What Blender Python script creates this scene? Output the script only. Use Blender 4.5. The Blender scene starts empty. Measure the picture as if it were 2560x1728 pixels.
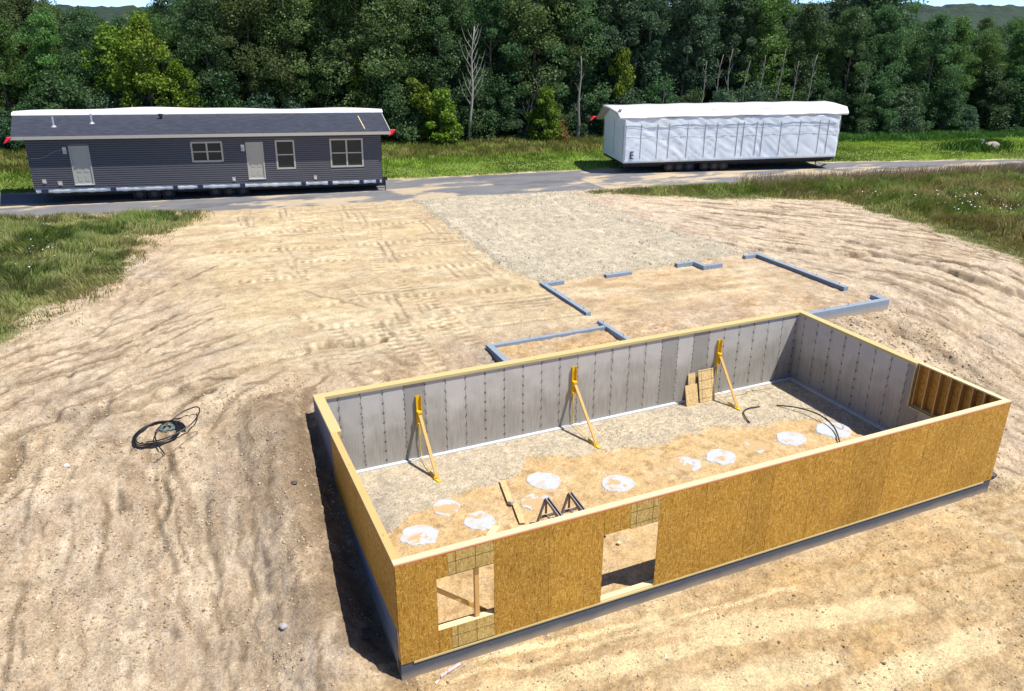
import bpy, math, random
import numpy as np
from mathutils import Matrix, Vector
random.seed(7)
RS = np.random.RandomState(11)
S = bpy.context.scene
COL = S.collection
PI = math.pi
L, W, H, T = 16.77, 7.80, 2.50, 0.20      # basement: length, width, wall height, wall thickness

# ------------------------------------------------------------------ helpers
def link(o, parent=None):
    COL.objects.link(o)
    if parent is not None: o.parent = parent
    return o
def tag(o, label=None, cat=None, group=None, kind=None):
    if label: o['label'] = label
    if cat: o['category'] = cat
    if group: o['group'] = group
    if kind: o['kind'] = kind
    return o
def empty(name, loc=(0, 0, 0), rot=(0, 0, 0)):
    o = bpy.data.objects.new(name, None); o.location = loc; o.rotation_euler = rot
    o.empty_display_size = .3
    return link(o)
class MB:
    def __init__(s): s.v = []; s.f = []; s.smooth = False
    def add(s, vs, fs):
        n = len(s.v); s.v += [tuple(float(a) for a in p) for p in vs]; s.f += [tuple(i + n for i in f) for f in fs]; return s
    def box(s, a, b):
        x0, y0, z0 = [min(p, q) for p, q in zip(a, b)]; x1, y1, z1 = [max(p, q) for p, q in zip(a, b)]
        return s.add([(x0,y0,z0),(x1,y0,z0),(x1,y1,z0),(x0,y1,z0),(x0,y0,z1),(x1,y0,z1),(x1,y1,z1),(x0,y1,z1)],
                     [(0,3,2,1),(4,5,6,7),(0,1,5,4),(1,2,6,5),(2,3,7,6),(3,0,4,7)])
    def bar(s, p, q, w, h, up=(0, 0, 1)):
        p = Vector(p); q = Vector(q); d = (q - p).normalized(); up = Vector(up)
        if abs(d.dot(up)) > .98: up = Vector((0, 1, 0))
        r = d.cross(up).normalized(); u = r.cross(d).normalized()
        vs = []
        for c in (p, q):
            for a, b in ((-1,-1),(1,-1),(1,1),(-1,1)): vs.append(c + r * (a * w / 2) + u * (b * h / 2))
        return s.add(vs, [(3,2,1,0),(4,5,6,7),(0,1,5,4),(1,2,6,5),(2,3,7,6),(3,0,4,7)])
    def tube(s, pts, r, n=8, cap=True):
        pts = [Vector(p) for p in pts]; m = len(pts)
        rs = r if isinstance(r, (list, tuple)) else [r] * m
        vs = []; ref = None
        for i, p in enumerate(pts):
            d = (pts[min(i + 1, m - 1)] - pts[max(i - 1, 0)]).normalized()
            if ref is None:
                ref = d.orthogonal().normalized()
            ref = (ref - d * ref.dot(d)).normalized(); b = d.cross(ref)
            for k in range(n):
                t = 2 * PI * k / n; vs.append(p + (ref * math.cos(t) + b * math.sin(t)) * rs[i])
        fs = [(i*n+k, i*n+(k+1)%n, (i+1)*n+(k+1)%n, (i+1)*n+k) for i in range(m-1) for k in range(n)]
        if cap: fs += [tuple(range(n-1, -1, -1)), tuple((m-1)*n+k for k in range(n))]
        return s.add(vs, fs)
    def prism(s, prof, ax, a, b):
        # profile of 2D points extruded along axis ax from a to b
        def P(p, t):
            return {'x': (t, p[0], p[1]), 'y': (p[0], t, p[1]), 'z': (p[0], p[1], t)}[ax]
        n = len(prof); vs = [P(p, a) for p in prof] + [P(p, b) for p in prof]
        fs = [tuple(range(n-1, -1, -1)), tuple(range(n, 2*n))] + [(i, (i+1)%n, n+(i+1)%n, n+i) for i in range(n)]
        return s.add(vs, fs)
    def build(s, name, mat, parent=None, smooth=False, bevel=0):
        me = bpy.data.meshes.new(name); me.from_pydata(s.v, [], s.f)
        import bmesh
        bm = bmesh.new(); bm.from_mesh(me); bmesh.ops.recalc_face_normals(bm, faces=bm.faces); bm.to_mesh(me); bm.free()
        me.materials.append(mat)
        if smooth:
            me.polygons.foreach_set('use_smooth', [True] * len(me.polygons))
        o = link(bpy.data.objects.new(name, me), parent)
        if bevel:
            b = o.modifiers.new('bev', 'BEVEL'); b.width = bevel; b.segments = 2; b.limit_method = 'ANGLE'
        return o
def np_mesh(name, V, F, mat, col=None, smooth=False):
    """V (n,3), F (m,k) of one polygon size"""
    V = np.asarray(V, np.float32); F = np.asarray(F, np.int32)
    me = bpy.data.meshes.new(name); me.vertices.add(len(V)); me.vertices.foreach_set('co', V.ravel())
    k = F.shape[1]; me.loops.add(F.size); me.loops.foreach_set('vertex_index', F.ravel())
    me.polygons.add(len(F)); me.polygons.foreach_set('loop_start', np.arange(0, F.size, k, dtype=np.int32))
    me.polygons.foreach_set('loop_total', np.full(len(F), k, np.int32))
    if smooth: me.polygons.foreach_set('use_smooth', np.ones(len(F), bool))
    if col is not None:
        a = me.color_attributes.new('Col', 'FLOAT_COLOR', 'POINT')
        c = np.ones((len(V), 4), np.float32); c[:, :3] = col; a.data.foreach_set('color', c.ravel())
    me.update(); me.validate()
    me.materials.append(mat)
    return me
def copy_tree(root, loc, rot=None, scale=None):
    r = root.copy(); COL.objects.link(r); r.location = loc
    if rot is not None: r.rotation_euler = rot
    if scale is not None: r.scale = scale
    for ch in root.children:
        c = ch.copy(); COL.objects.link(c); c.parent = r
        for g in ch.children:
            d = g.copy(); COL.objects.link(d); d.parent = c
    return r

# ------------------------------------------------------------------ numpy noise
def _hash(ix, iy, seed):
    n = (ix.astype(np.int64) * 374761393 + iy.astype(np.int64) * 668265263 + seed * 1274126177) & 0x7fffffff
    n = (n ^ (n >> 13)) * 1274126177 & 0x7fffffff
    n = (n ^ (n >> 16)) & 0xffff
    return n / 65535.0
def vn(x, y, seed=0):
    ix = np.floor(x); iy = np.floor(y); fx = x - ix; fy = y - iy
    fx = fx*fx*fx*(fx*(fx*6-15)+10); fy = fy*fy*fy*(fy*(fy*6-15)+10)
    a = _hash(ix, iy, seed); b = _hash(ix+1, iy, seed); c = _hash(ix, iy+1, seed); d = _hash(ix+1, iy+1, seed)
    return (a*(1-fx)+b*fx)*(1-fy) + (c*(1-fx)+d*fx)*fy
def fbm(x, y, freq, oct=5, seed=0, gain=.60):
    t = 0; a = 1; s = 0
    for i in range(oct):
        c, n = math.cos(i*1.3+.4), math.sin(i*1.3+.4)
        t = t + a * vn((x*c - y*n)*freq + 17.3*i, (x*n + y*c)*freq - 9.1*i, seed + i); s += a; a *= gain; freq *= 2.03
    return t / s
def ss(t):
    t = np.clip(t, 0, 1); return t*t*(3-2*t)
def sm(a, b, x): return ss((x - a) / (b - a))
def pip(x, y, poly):
    inside = np.zeros(np.shape(x), bool); n = len(poly)
    for i in range(n):
        x0, y0 = poly[i]; x1, y1 = poly[(i+1) % n]
        if y0 == y1: continue
        c = ((y0 > y) != (y1 > y)) & (x < (x1-x0)*(y-y0)/(y1-y0)+x0)
        inside ^= c
    return inside
def polydist(x, y, pts):
    """distance to a polyline, and the length along it"""
    D = np.full(np.shape(x), 1e9); A = np.zeros(np.shape(x)); acc = 0
    for (x0, y0), (x1, y1) in zip(pts[:-1], pts[1:]):
        dx, dy = x1-x0, y1-y0; l2 = dx*dx+dy*dy; l = math.sqrt(l2)
        t = np.clip(((x-x0)*dx+(y-y0)*dy)/l2, 0, 1)
        d = np.hypot(x-x0-t*dx, y-y0-t*dy)
        m = d < D; D = np.where(m, d, D); A = np.where(m, acc+t*l, A); acc += l
    return D, A
def sdist(x, y, poly):
    d, _ = polydist(x, y, poly + [poly[0]])
    return np.where(pip(x, y, poly), d, -d)
def spline(pts, n=8):
    P = [Vector(p) for p in pts]; out = []
    for i in range(len(P)-1):
        a = P[max(i-1, 0)]; b = P[i]; c = P[i+1]; d = P[min(i+2, len(P)-1)]
        for k in range(n):
            t = k / n
            out.append(.5*((2*b)+(c-a)*t+(2*a-5*b+4*c-d)*t*t+(3*b-a-3*c+d)*t**3))
    out.append(P[-1]); return out

# ------------------------------------------------------------------ materials
def new_mat(name):
    m = bpy.data.materials.new(name); m.use_nodes = True; nt = m.node_tree
    for n in list(nt.nodes): nt.nodes.remove(n)
    out = nt.nodes.new('ShaderNodeOutputMaterial'); b = nt.nodes.new('ShaderNodeBsdfPrincipled')
    nt.links.new(b.outputs[0], out.inputs[0]); b.inputs['Roughness'].default_value = .85
    return m, nt, b
class N:
    """tiny node-building shorthand"""
    def __init__(s, nt): s.nt = nt
    def node(s, t, **k):
        n = s.nt.nodes.new(t)
        for a, v in k.items(): setattr(n, a, v)
        return n
    def put(s, sock, v):
        if hasattr(v, 'is_linked') or isinstance(v, bpy.types.NodeSocket): s.nt.links.new(v, sock)
        else: sock.default_value = v
    def coord(s, kind='Object', scale=(1,1,1), rot=(0,0,0), loc=(0,0,0)):
        tc = s.node('ShaderNodeTexCoord'); mp = s.node('ShaderNodeMapping')
        s.nt.links.new(tc.outputs[kind], mp.inputs[0])
        mp.inputs['Scale'].default_value = scale; mp.inputs['Rotation'].default_value = rot; mp.inputs['Location'].default_value = loc
        return mp.outputs[0]
    def noise(s, vec, scale, detail=4, rough=.55, dist=0):
        n = s.node('ShaderNodeTexNoise'); s.put(n.inputs['Vector'], vec); n.inputs['Scale'].default_value = scale
        n.inputs['Detail'].default_value = detail; n.inputs['Roughness'].default_value = rough; n.inputs['Distortion'].default_value = dist
        return n.outputs[0]
    def voro(s, vec, scale, feature='F1', out='Color', rnd=1):
        n = s.node('ShaderNodeTexVoronoi', feature=feature); s.put(n.inputs['Vector'], vec); n.inputs['Scale'].default_value = scale
        n.inputs['Randomness'].default_value = rnd
        return n.outputs[out]
    def ramp(s, fac, stops, interp='LINEAR'):
        n = s.node('ShaderNodeValToRGB'); s.put(n.inputs[0], fac); r = n.color_ramp; r.interpolation = interp
        while len(r.elements) < len(stops): r.elements.new(.5)
        for e, (p, c) in zip(r.elements, stops):
            e.position = p; e.color = (c, c, c, 1) if isinstance(c, (int, float)) else (*c, 1)
        return n.outputs[0]
    def mix(s, fac, a, b, mode='MIX'):
        n = s.node('ShaderNodeMix', data_type='RGBA', blend_type=mode)
        s.put(n.inputs[0], fac)
        for i, v in ((6, a), (7, b)):
            if isinstance(v, tuple) and len(v) == 3: v = (*v, 1)
            s.put(n.inputs[i], v)
        return n.outputs[2]
    def math(s, op, a, b=0.0, clamp=False):
        n = s.node('ShaderNodeMath', operation=op, use_clamp=clamp); s.put(n.inputs[0], a); s.put(n.inputs[1], b); return n.outputs[0]
    def sep(s, vec):
        n = s.node('ShaderNodeSeparateXYZ'); s.put(n.inputs[0], vec); return n.outputs
    def bump(s, h, strength=.5, dist=.02, normal=None):
        n = s.node('ShaderNodeBump'); s.put(n.inputs['Height'], h); n.inputs['Strength'].default_value = strength
        n.inputs['Distance'].default_value = dist
        if normal is not None: s.nt.links.new(normal, n.inputs['Normal'])
        return n.outputs[0]
def simple(name, col, rough=.7, metal=0, var=.12, scale=6, bump=0, bscale=40, spec=None, stretch=(1,1,1)):
    m, nt, b = new_mat(name); n = N(nt)
    v = n.noise(n.coord(scale=stretch), scale, 5, .6)
    c = n.mix(v, tuple(max(0, x*(1-var)) for x in col), tuple(min(1, x*(1+var)) for x in col))
    nt.links.new(c, b.inputs['Base Color']); b.inputs['Roughness'].default_value = rough; b.inputs['Metallic'].default_value = metal
    if bump:
        nt.links.new(n.bump(n.noise(n.coord(scale=stretch), bscale, 4), bump, .01), b.inputs['Normal'])
    if spec is not None: b.inputs['Specular IOR Level'].default_value = spec
    return m
M = {}
def ground_material(name, grit=1.0, stone=0.0):
    m, nt, b = new_mat(name); n = N(nt)
    at = n.node('ShaderNodeAttribute', attribute_name='Col')
    co = n.coord()
    f1 = n.noise(co, 2.2, 8, .68); f2 = n.noise(co, 19, 5, .7); f3 = n.noise(co, 75, 3, .7)
    v = n.math('ADD', n.math('MULTIPLY', n.math('SUBTRACT', f1, .5), 1.0), n.math('ADD', n.math('MULTIPLY', n.math('SUBTRACT', f2, .5), 1.7), n.math('MULTIPLY', n.math('SUBTRACT', f3, .5), 1.3)))  # crumb shading put into the albedo as fine mottling
    v = n.math('ADD', v, 1.0)
    c = n.mix(1.0, at.outputs['Color'], n.ramp(v, [(0, 0), (1, 1)]), 'MULTIPLY') if False else None
    vm = n.node('ShaderNodeVectorMath', operation='SCALE'); n.put(vm.inputs[0], at.outputs['Color']); n.put(vm.inputs['Scale'], v)
    c = vm.outputs[0]
    # darker crumbs and pale grit
    cr = n.ramp(n.noise(co, 34, 3, .75), [(.60, 0), (.68, 1)])
    c = n.mix(n.math('MULTIPLY', cr, .22 * grit), c, (.20, .135, .08))
    msk = n.ramp(n.noise(co, .9, 4, .6), [(.45, .12), (.62, 1)])
    fs_ = 1.9 if grit < .9 else 1.0; k1 = n.noise(n.coord(scale=(1, 1.6, 1), rot=(0, 0, .5)), 10*fs_, 7, .82); k2 = n.noise(n.coord(scale=(1.7, 1, 1), rot=(0, 0, -.3), loc=(3, 7, 1)), 15*fs_, 6, .80)
    fl = n.math('MULTIPLY', n.ramp(k1, [(.585, 0), (.61, 1)]), msk)
    c = n.mix(n.math('MULTIPLY', fl, .48 * grit), c, (.27, .195, .125))
    c = n.mix(n.math('MULTIPLY', n.ramp(k2, [(.60, 0), (.64, 1)]), .45 * grit), c, (.70, .60, .45))
    pg = n.ramp(n.voro(co, 26, out='Distance'), [(.06, 1), (.13, 0)])
    c = n.mix(n.math('MULTIPLY', pg, .35 * grit), c, (.66, .58, .46))
    h = n.math('ADD', n.math('ADD', n.math('MULTIPLY', f2, 1.0), n.math('MULTIPLY', f3, .55)), n.math('MULTIPLY', n.math('SUBTRACT', k2, n.math('MULTIPLY', fl, .35)), 1.4))
    if stone:
        vc = n.voro(co, 36, out='Color'); vd = n.voro(co, 36, out='Distance')
        g = n.ramp(n.sep(vc)[0], [(0, (.42, .39, .34)), (.3, (.60, .56, .49)), (.75, (.72, .69, .62)), (1, (.92, .89, .80))])
        c = n.mix(stone, c, n.mix(1.0, c, g, 'MULTIPLY'))
        c2 = n.node('ShaderNodeVectorMath', operation='SCALE'); n.put(c2.inputs[0], c); c2.inputs['Scale'].default_value = 1 + .55*stone
        c = c2.outputs[0]
        h = n.math('ADD', h, n.math('MULTIPLY', vd, -1.6))
    nt.links.new(c, b.inputs['Base Color']); b.inputs['Roughness'].default_value = .95
    b.inputs['Specular IOR Level'].default_value = .15
    h = n.math('ADD', h, n.math('MULTIPLY', n.noise(co, 7, 5, .72), 1.5*grit))
    nt.links.new(n.bump(h, .9, .030), b.inputs['Normal'])
    return m
M['soil'] = ground_material('soil', 1.0)
M['gravel'] = ground_material('gravel', .3, .5)
M['floor'] = ground_material('basement_ground', .55, 0)

# asphalt: vertex colour plus aggregate
m, nt, b = new_mat('asphalt'); n = N(nt)
at = n.node('ShaderNodeAttribute', attribute_name='Col'); co = n.coord()
v = n.math('ADD', n.math('MULTIPLY', n.noise(co, 1.2, 6, .65), .5), n.math('ADD', n.math('MULTIPLY', n.noise(co, 40, 3, .7), .35), .58))
vm = n.node('ShaderNodeVectorMath', operation='SCALE'); n.put(vm.inputs[0], at.outputs['Color']); n.put(vm.inputs['Scale'], v)
nt.links.new(vm.outputs[0], b.inputs['Base Color']); b.inputs['Roughness'].default_value = .8
nt.links.new(n.bump(n.noise(co, 60, 3), .4, .01), b.inputs['Normal']); M['asphalt'] = m

def concrete(name, axis, panels=True, base=(.53, .52, .50)):
    """form-cast wall; axis 0 or 1 = the horizontal direction along the wall"""
    m, nt, b = new_mat(name); n = N(nt); co = n.coord(); xyz = n.sep(co); s_ = xyz[axis]; z = xyz[2]
    blot = n.noise(co, 1.6, 5, .6)
    c = n.mix(blot, tuple(x*.84 for x in base), tuple(min(1, x*1.12) for x in base))
    if panels:
        p = .61
        q = n.math('DIVIDE', s_, p); fr = n.math('FRACT', q); cell = n.math('FLOOR', q)
        wn = n.node('ShaderNodeTexWhiteNoise', noise_dimensions='1D'); n.put(wn.inputs['W'], cell)
        # whole-panel tone, a few clearly darker fillers
        pt = n.ramp(wn.outputs['Value'], [(0, .66), (.07, .72), (.09, .93), (1, 1.08)])
        c = n.mix(1.0, c, pt, 'MULTIPLY')
        # vertical run marks
        st = n.noise(n.coord(scale=(9, 9, .55)), 2.6, 5, .7)
        sk = n.ramp(st, [(.42, 1), (.64, .78)])
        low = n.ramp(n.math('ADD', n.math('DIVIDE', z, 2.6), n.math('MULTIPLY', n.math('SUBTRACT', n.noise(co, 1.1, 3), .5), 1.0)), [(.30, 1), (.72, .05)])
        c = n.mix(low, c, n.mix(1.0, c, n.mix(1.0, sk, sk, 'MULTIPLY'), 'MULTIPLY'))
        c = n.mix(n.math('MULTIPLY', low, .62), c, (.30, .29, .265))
        # joint lines and the tie ends on them
        dj = n.math('MULTIPLY', n.math('MINIMUM', fr, n.math('SUBTRACT', 1.0, fr)), p)
        line = n.math('SUBTRACT', 1.0, n.ramp(dj, [(.0, 0), (.008, .25), (.018, 1)]))
        # leaking stain either side of the joint
        stn = n.math('MULTIPLY', n.ramp(dj, [(0, 1), (.05, .45), (.10, 0)]), n.ramp(n.noise(n.coord(scale=(1, 1, .8)), 3.1, 3), [(.45, 0), (.66, 1)]))
        c = n.mix(n.math('MULTIPLY', stn, .40), c, (.19, .18, .165))
        c = n.mix(n.math('MULTIPLY', line, .42), c, (.16, .155, .15))
        zf = n.math('FRACT', n.math('ADD', n.math('DIVIDE', z, .30), n.math('MULTIPLY', wn.outputs['Value'], .55)))
        dz = n.math('MULTIPLY', n.math('MINIMUM', zf, n.math('SUBTRACT', 1.0, zf)), .30)
        tie = n.math('MULTIPLY', n.ramp(dj, [(.026, 1), (.036, 0)]), n.ramp(dz, [(.030, 1), (.040, 0)]))
        c = n.mix(n.math('MULTIPLY', tie, .75), c, (.07, .065, .06))
        nt.links.new(n.bump(n.math('ADD', n.math('MULTIPLY', n.noise(co, 18, 4), .25), n.math('SUBTRACT', n.math('MULTIPLY', line, -.6), n.math('MULTIPLY', tie, .5))), .6, .01), b.inputs['Normal'])
    else:
        # outside: damp-proof grey-blue with sand splashed up from the ground
        q = n.math('FRACT', n.math('DIVIDE', s_, .61)); dj = n.math('MULTIPLY', n.math('MINIMUM', q, n.math('SUBTRACT', 1.0, q)), .61)
        c = n.mix(n.ramp(dj, [(.004, .5), (.012, 0)]), c, (.10, .10, .11))
        nt.links.new(n.bump(n.noise(co, 22, 4), .35, .01), b.inputs['Normal'])
    nt.links.new(c, b.inputs['Base Color']); b.inputs['Roughness'].default_value = .88; b.inputs['Specular IOR Level'].default_value = .25
    return m
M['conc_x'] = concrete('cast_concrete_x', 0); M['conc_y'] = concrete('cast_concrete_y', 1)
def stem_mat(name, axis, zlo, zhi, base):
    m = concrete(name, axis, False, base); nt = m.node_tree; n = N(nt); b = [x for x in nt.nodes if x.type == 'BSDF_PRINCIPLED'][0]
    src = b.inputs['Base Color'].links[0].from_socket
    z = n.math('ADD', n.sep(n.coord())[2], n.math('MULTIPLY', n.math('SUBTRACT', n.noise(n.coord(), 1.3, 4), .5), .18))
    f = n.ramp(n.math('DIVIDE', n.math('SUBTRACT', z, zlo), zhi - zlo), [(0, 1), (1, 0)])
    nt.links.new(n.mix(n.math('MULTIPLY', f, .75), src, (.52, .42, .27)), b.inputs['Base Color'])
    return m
M['stem_front'] = stem_mat('coated_concrete', 0, -.34, -.10, (.090, .105, .135))
M['stem_garage'] = stem_mat('stem_wall_concrete', 0, 2.02, 2.22, (.27, .33, .41))
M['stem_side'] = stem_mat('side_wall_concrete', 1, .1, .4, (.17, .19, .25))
M['footing'] = simple('footing_concrete', (.62, .63, .64), .9, var=.2, scale=9, bump=.5)

def osb(name, tones, along='y', seamless=True, grid=False):
    m, nt, b = new_mat(name); n = N(nt)
    def strands(sc, rot, loc):
        # strands lie in the x-z plane and the y-z plane alike, longer upwards
        v = n.coord(scale=sc, rot=rot, loc=loc)
        w = n.node('ShaderNodeVectorMath', operation='ADD'); n.put(w.inputs[0], v)
        d = n.node('ShaderNodeTexNoise'); n.put(d.inputs['Vector'], v); d.inputs['Scale'].default_value = .8
        k = n.node('ShaderNodeVectorMath', operation='SCALE'); n.put(k.inputs[0], d.outputs['Color']); k.inputs['Scale'].default_value = .8
        nt.links.new(k.outputs[0], w.inputs[1])
        return n.sep(n.voro(w.outputs[0], 1, out='Color'))[0]
    a = strands((58, 58, 10), (.25, .25, .1), (0, 0, 0)); c_ = strands((50, 50, 13), (-.35, -.35, -.2), (5, 3, 1)); d_ = strands((18, 18, 48), (.2, .3, 0), (2, 8, 5))
    pick = n.noise(n.coord(), 9, 3)
    t = n.mix(n.ramp(pick, [(.46, 0), (.54, 1)]), a, c_)
    t = n.mix(n.ramp(d_, [(.90, 0), (.94, 1)]), t, d_)
    t = n.mix(.35, t, n.noise(n.coord(scale=(30, 30, 6)), 3, 4))
    c = n.ramp(t, [(.10, tones[0]), (.30, tones[1]), (.66, tones[2]), (.92, tones[3])])
    blot = n.noise(n.coord(), .9, 3); c = n.mix(1.0, c, n.ramp(blot, [(.3, .88), (.7, 1.08)]), 'MULTIPLY')
    oi = n.node('ShaderNodeObjectInfo'); c = n.mix(1.0, c, n.ramp(oi.outputs['Random'], [(0, .90), (1, 1.07)]), 'MULTIPLY')
    xyz = n.sep(n.coord())
    if grid:
        for ax, per, off in ((0, .405, .02), (2, .30, .17)):
            fr = n.math('FRACT', n.math('DIVIDE', n.math('ADD', xyz[ax], off), per)); dd = n.math('MULTIPLY', n.math('MINIMUM', fr, n.math('SUBTRACT', 1.0, fr)), per)
            c = n.mix(n.ramp(dd, [(.006, .85), (.010, 0)]), c, (.05, .045, .02))
    else:
        ax = 0 if along == 'x' else 1
        fr = n.math('FRACT', n.math('DIVIDE', xyz[ax], .405)); dd = n.math('MULTIPLY', n.math('MINIMUM', fr, n.math('SUBTRACT', 1.0, fr)), .405)
        c = n.mix(n.ramp(dd, [(.003, .28), (.009, 0)]), c, (.10, .05, .01))
    nt.links.new(c, b.inputs['Base Color']); b.inputs['Roughness'].default_value = .62; b.inputs['Specular IOR Level'].default_value = .3
    nt.links.new(n.bump(t, .35, .004), b.inputs['Normal'])
    return m
GOLD = [(.17, .075, .012), (.39, .200, .026), (.50, .275, .040), (.68, .46, .14)]
PALE = [(.38, .24, .09), (.62, .43, .19), (.74, .56, .29), (.86, .71, .44)]
M['osb_x'] = osb('osb_front', GOLD, 'x'); M['osb_y'] = osb('osb_side', GOLD, 'y')
M['osb_grid'] = osb('osb_gridded', [(.22, .13, .03), (.40, .27, .08), (.50, .36, .12), (.66, .50, .22)], 'x', grid=True)
M['osb_pale'] = osb('osb_offcut', PALE, 'x', grid=True)
M['osb_plank'] = osb('osb_strip', PALE, 'x')

def wood(name, col, axis=0, contrast=.22):
    m, nt, b = new_mat(name); n = N(nt); st = [26, 26, 26]; st[axis] = 1.1
    g = n.noise(n.coord(scale=tuple(st)), 1.6, 5, .6, .6)
    c = n.mix(g, tuple(x*(1-contrast) for x in col), tuple(min(1, x*(1+contrast*.7)) for x in col))
    kn = n.ramp(n.voro(n.coord(scale=tuple(4 if i != axis else 1.6 for i in range(3))), 1, out='Distance'), [(.05, 1), (.10, 0)])
    c = n.mix(n.math('MULTIPLY', kn, .6), c, tuple(x*.42 for x in col))
    nt.links.new(c, b.inputs['Base Color']); b.inputs['Roughness'].default_value = .7
    nt.links.new(n.bump(g, .25, .004), b.inputs['Normal']); return m
for ax, k in ((0, 'x'), (1, 'y'), (2, 'z')):
    M['pine_'+k] = wood('pine_'+k, (.80, .62, .36), ax)
    M['treated_'+k] = wood('treated_pine_'+k, (.58, .48, .22), ax)
M['stud'] = wood('stud_pine', (.66, .40, .14), 2); M['stud_h'] = wood('stud_pine_y', (.66, .42, .16), 1)
M['brace_wood'] = wood('brace_timber', (.62, .38, .12), 2)
M['yellow'] = simple('yellow_paint', (.78, .50, .01), .45, var=.10, scale=14)
M['rope'] = simple('yellow_rope', (.70, .50, .03), .8, var=.4, scale=60)
M['wire'] = simple('galvanised_wire', (.42, .40, .36), .5, .5)
M['rust'] = simple('dark_wire', (.085, .06, .045), .7)
M['steel'] = simple('grey_painted_steel', (.19, .165, .175), .5, .3, var=.2, scale=20, bump=.15)
M['dark_steel'] = simple('black_chassis_steel', (.02, .02, .023), .6, .2)
M['rubber'] = simple('tyre_rubber', (.022, .022, .024), .85)
M['hub'] = simple('wheel_hub_grey', (.07, .07, .075), .5, .3)
M['poly'] = simple('black_polypipe', (.012, .012, .015), .35)
M['bundle'] = simple('tracer_wire_green', (.30, .42, .40), .4, .5, var=.4, scale=60)
M['red_edge'] = simple('red_edge_seal', (.50, .10, .05), .6)
M['teal_edge'] = simple('teal_edge_seal', (.10, .52, .50), .6, var=.3, scale=20)
M['red_flag'] = simple('red_flag_cloth', (.80, .02, .045), .7, var=.15)
M['foam'] = simple('pink_foam_offcut', (.55, .44, .48), .85, var=.15, scale=12)
M['white_scrap'] = simple('white_plastic', (.80, .80, .82), .5)
M['concrete_bit'] = simple('concrete_lump', (.40, .39, .40), .9, bump=.6)
M['rock'] = simple('field_stone', (.34, .28, .25), .9, var=.35, scale=7, bump=.8, bscale=9)
M['dark_plastic'] = simple('dark_grey_plastic', (.07, .068, .07), .5, var=.3)
M['beige'] = simple('beige_trim', (.46, .43, .38), .5, var=.04)
M['door'] = simple('grey_beige_door', (.44, .43, .37), .45, var=.04)
M['alu'] = simple('white_metal', (.72, .72, .74), .4, .2, var=.05)
M['galv'] = simple('galvanised_pipe', (.60, .62, .66), .35, .6, var=.08)
M['black_vent'] = simple('black_vent', (.018, .018, .02), .5)
M['blue_strap'] = simple('navy_strap', (.018, .028, .075), .6)
M['letter'] = simple('black_ink', (.01, .012, .02), .6)
M['hinge_wood'] = simple('bare_rafter_edge', (.36, .33, .29), .85, var=.2, scale=12)
M['lamp_glass'] = simple('frosted_lamp', (.50, .50, .52), .3)
# glass
m, nt, b = new_mat('window_glass'); n = N(nt)
b.inputs['Base Color'].default_value = (.028, .036, .038, 1); b.inputs['Roughness'].default_value = .06; b.inputs['Specular IOR Level'].default_value = .22
nt.links.new(n.bump(n.noise(n.coord(), 1.4, 2), .08, .05), b.inputs['Normal']); M['glass'] = m
# lap siding and shingles
m, nt, b = new_mat('lap_siding'); n = N(nt); co = n.coord()
c = n.mix(n.noise(n.coord(scale=(1, 1, 12)), 2, 4), (.078, .078, .090), (.102, .102, .116)); nt.links.new(c, b.inputs['Base Color'])
b.inputs['Roughness'].default_value = .42; M['siding'] = m
m, nt, b = new_mat('asphalt_shingles'); n = N(nt)
br = n.node('ShaderNodeTexBrick'); n.put(br.inputs['Vector'], n.coord(rot=(0, 0, 0))); br.inputs['Scale'].default_value = 1
br.inputs['Brick Width'].default_value = .32; br.inputs['Row Height'].default_value = .14; br.inputs['Mortar Size'].default_value = .006
br.inputs['Color1'].default_value = (.016, .020, .036, 1); br.inputs['Color2'].default_value = (.050, .060, .092, 1); br.inputs['Mortar'].default_value = (.010, .010, .014, 1)
c = n.mix(.35, br.outputs['Color'], n.ramp(n.noise(n.coord(), 70, 3, .8), [(.3, (.012, .014, .022)), (.7, (.07, .08, .11))]))
nt.links.new(c, b.inputs['Base Color']); b.inputs['Roughness'].default_value = .9
nt.links.new(n.bump(br.outputs['Fac'], -.5, .01), b.inputs['Normal']); M['shingle'] = m
# shrink wrap
def wrap_mat(name, col, wr=.55):
    m, nt, b = new_mat(name); n = N(nt)
    d = n.node('ShaderNodeTexWave', wave_type='BANDS', bands_direction='DIAGONAL'); n.put(d.inputs['Vector'], n.coord(scale=(1, 1, -1.1)))
    d.inputs['Scale'].default_value = .55; d.inputs['Distortion'].default_value = 11; d.inputs['Detail'].default_value = 3; d.inputs['Detail Scale'].default_value = .8
    r = n.noise(n.coord(scale=(1.2, 1.2, .5), rot=(0, .6, 0)), 3.2, 5, .6, 1.5)
    msk = n.ramp(n.noise(n.coord(), .55, 2), [(.38, .15), (.62, 1)])
    h = n.math('ADD', n.math('MULTIPLY', n.math('MULTIPLY', d.outputs['Fac'], msk), .6), n.math('MULTIPLY', r, .6))
    c = n.mix(n.noise(n.coord(), .7, 3), tuple(x*.93 for x in col), col)
    nt.links.new(c, b.inputs['Base Color']); b.inputs['Roughness'].default_value = .38; b.inputs['Specular IOR Level'].default_value = .5
    nt.links.new(n.bump(h, wr, .12), b.inputs['Normal'])
    return m
M['wrap'] = wrap_mat('white_shrink_wrap', (.86, .93, .99), .18); M['tarp'] = wrap_mat('white_roof_tarp', (.84, .85, .88), .3)
M['house_wrap'] = wrap_mat('loose_house_wrap', (.74, .80, .82), .3)

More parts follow.
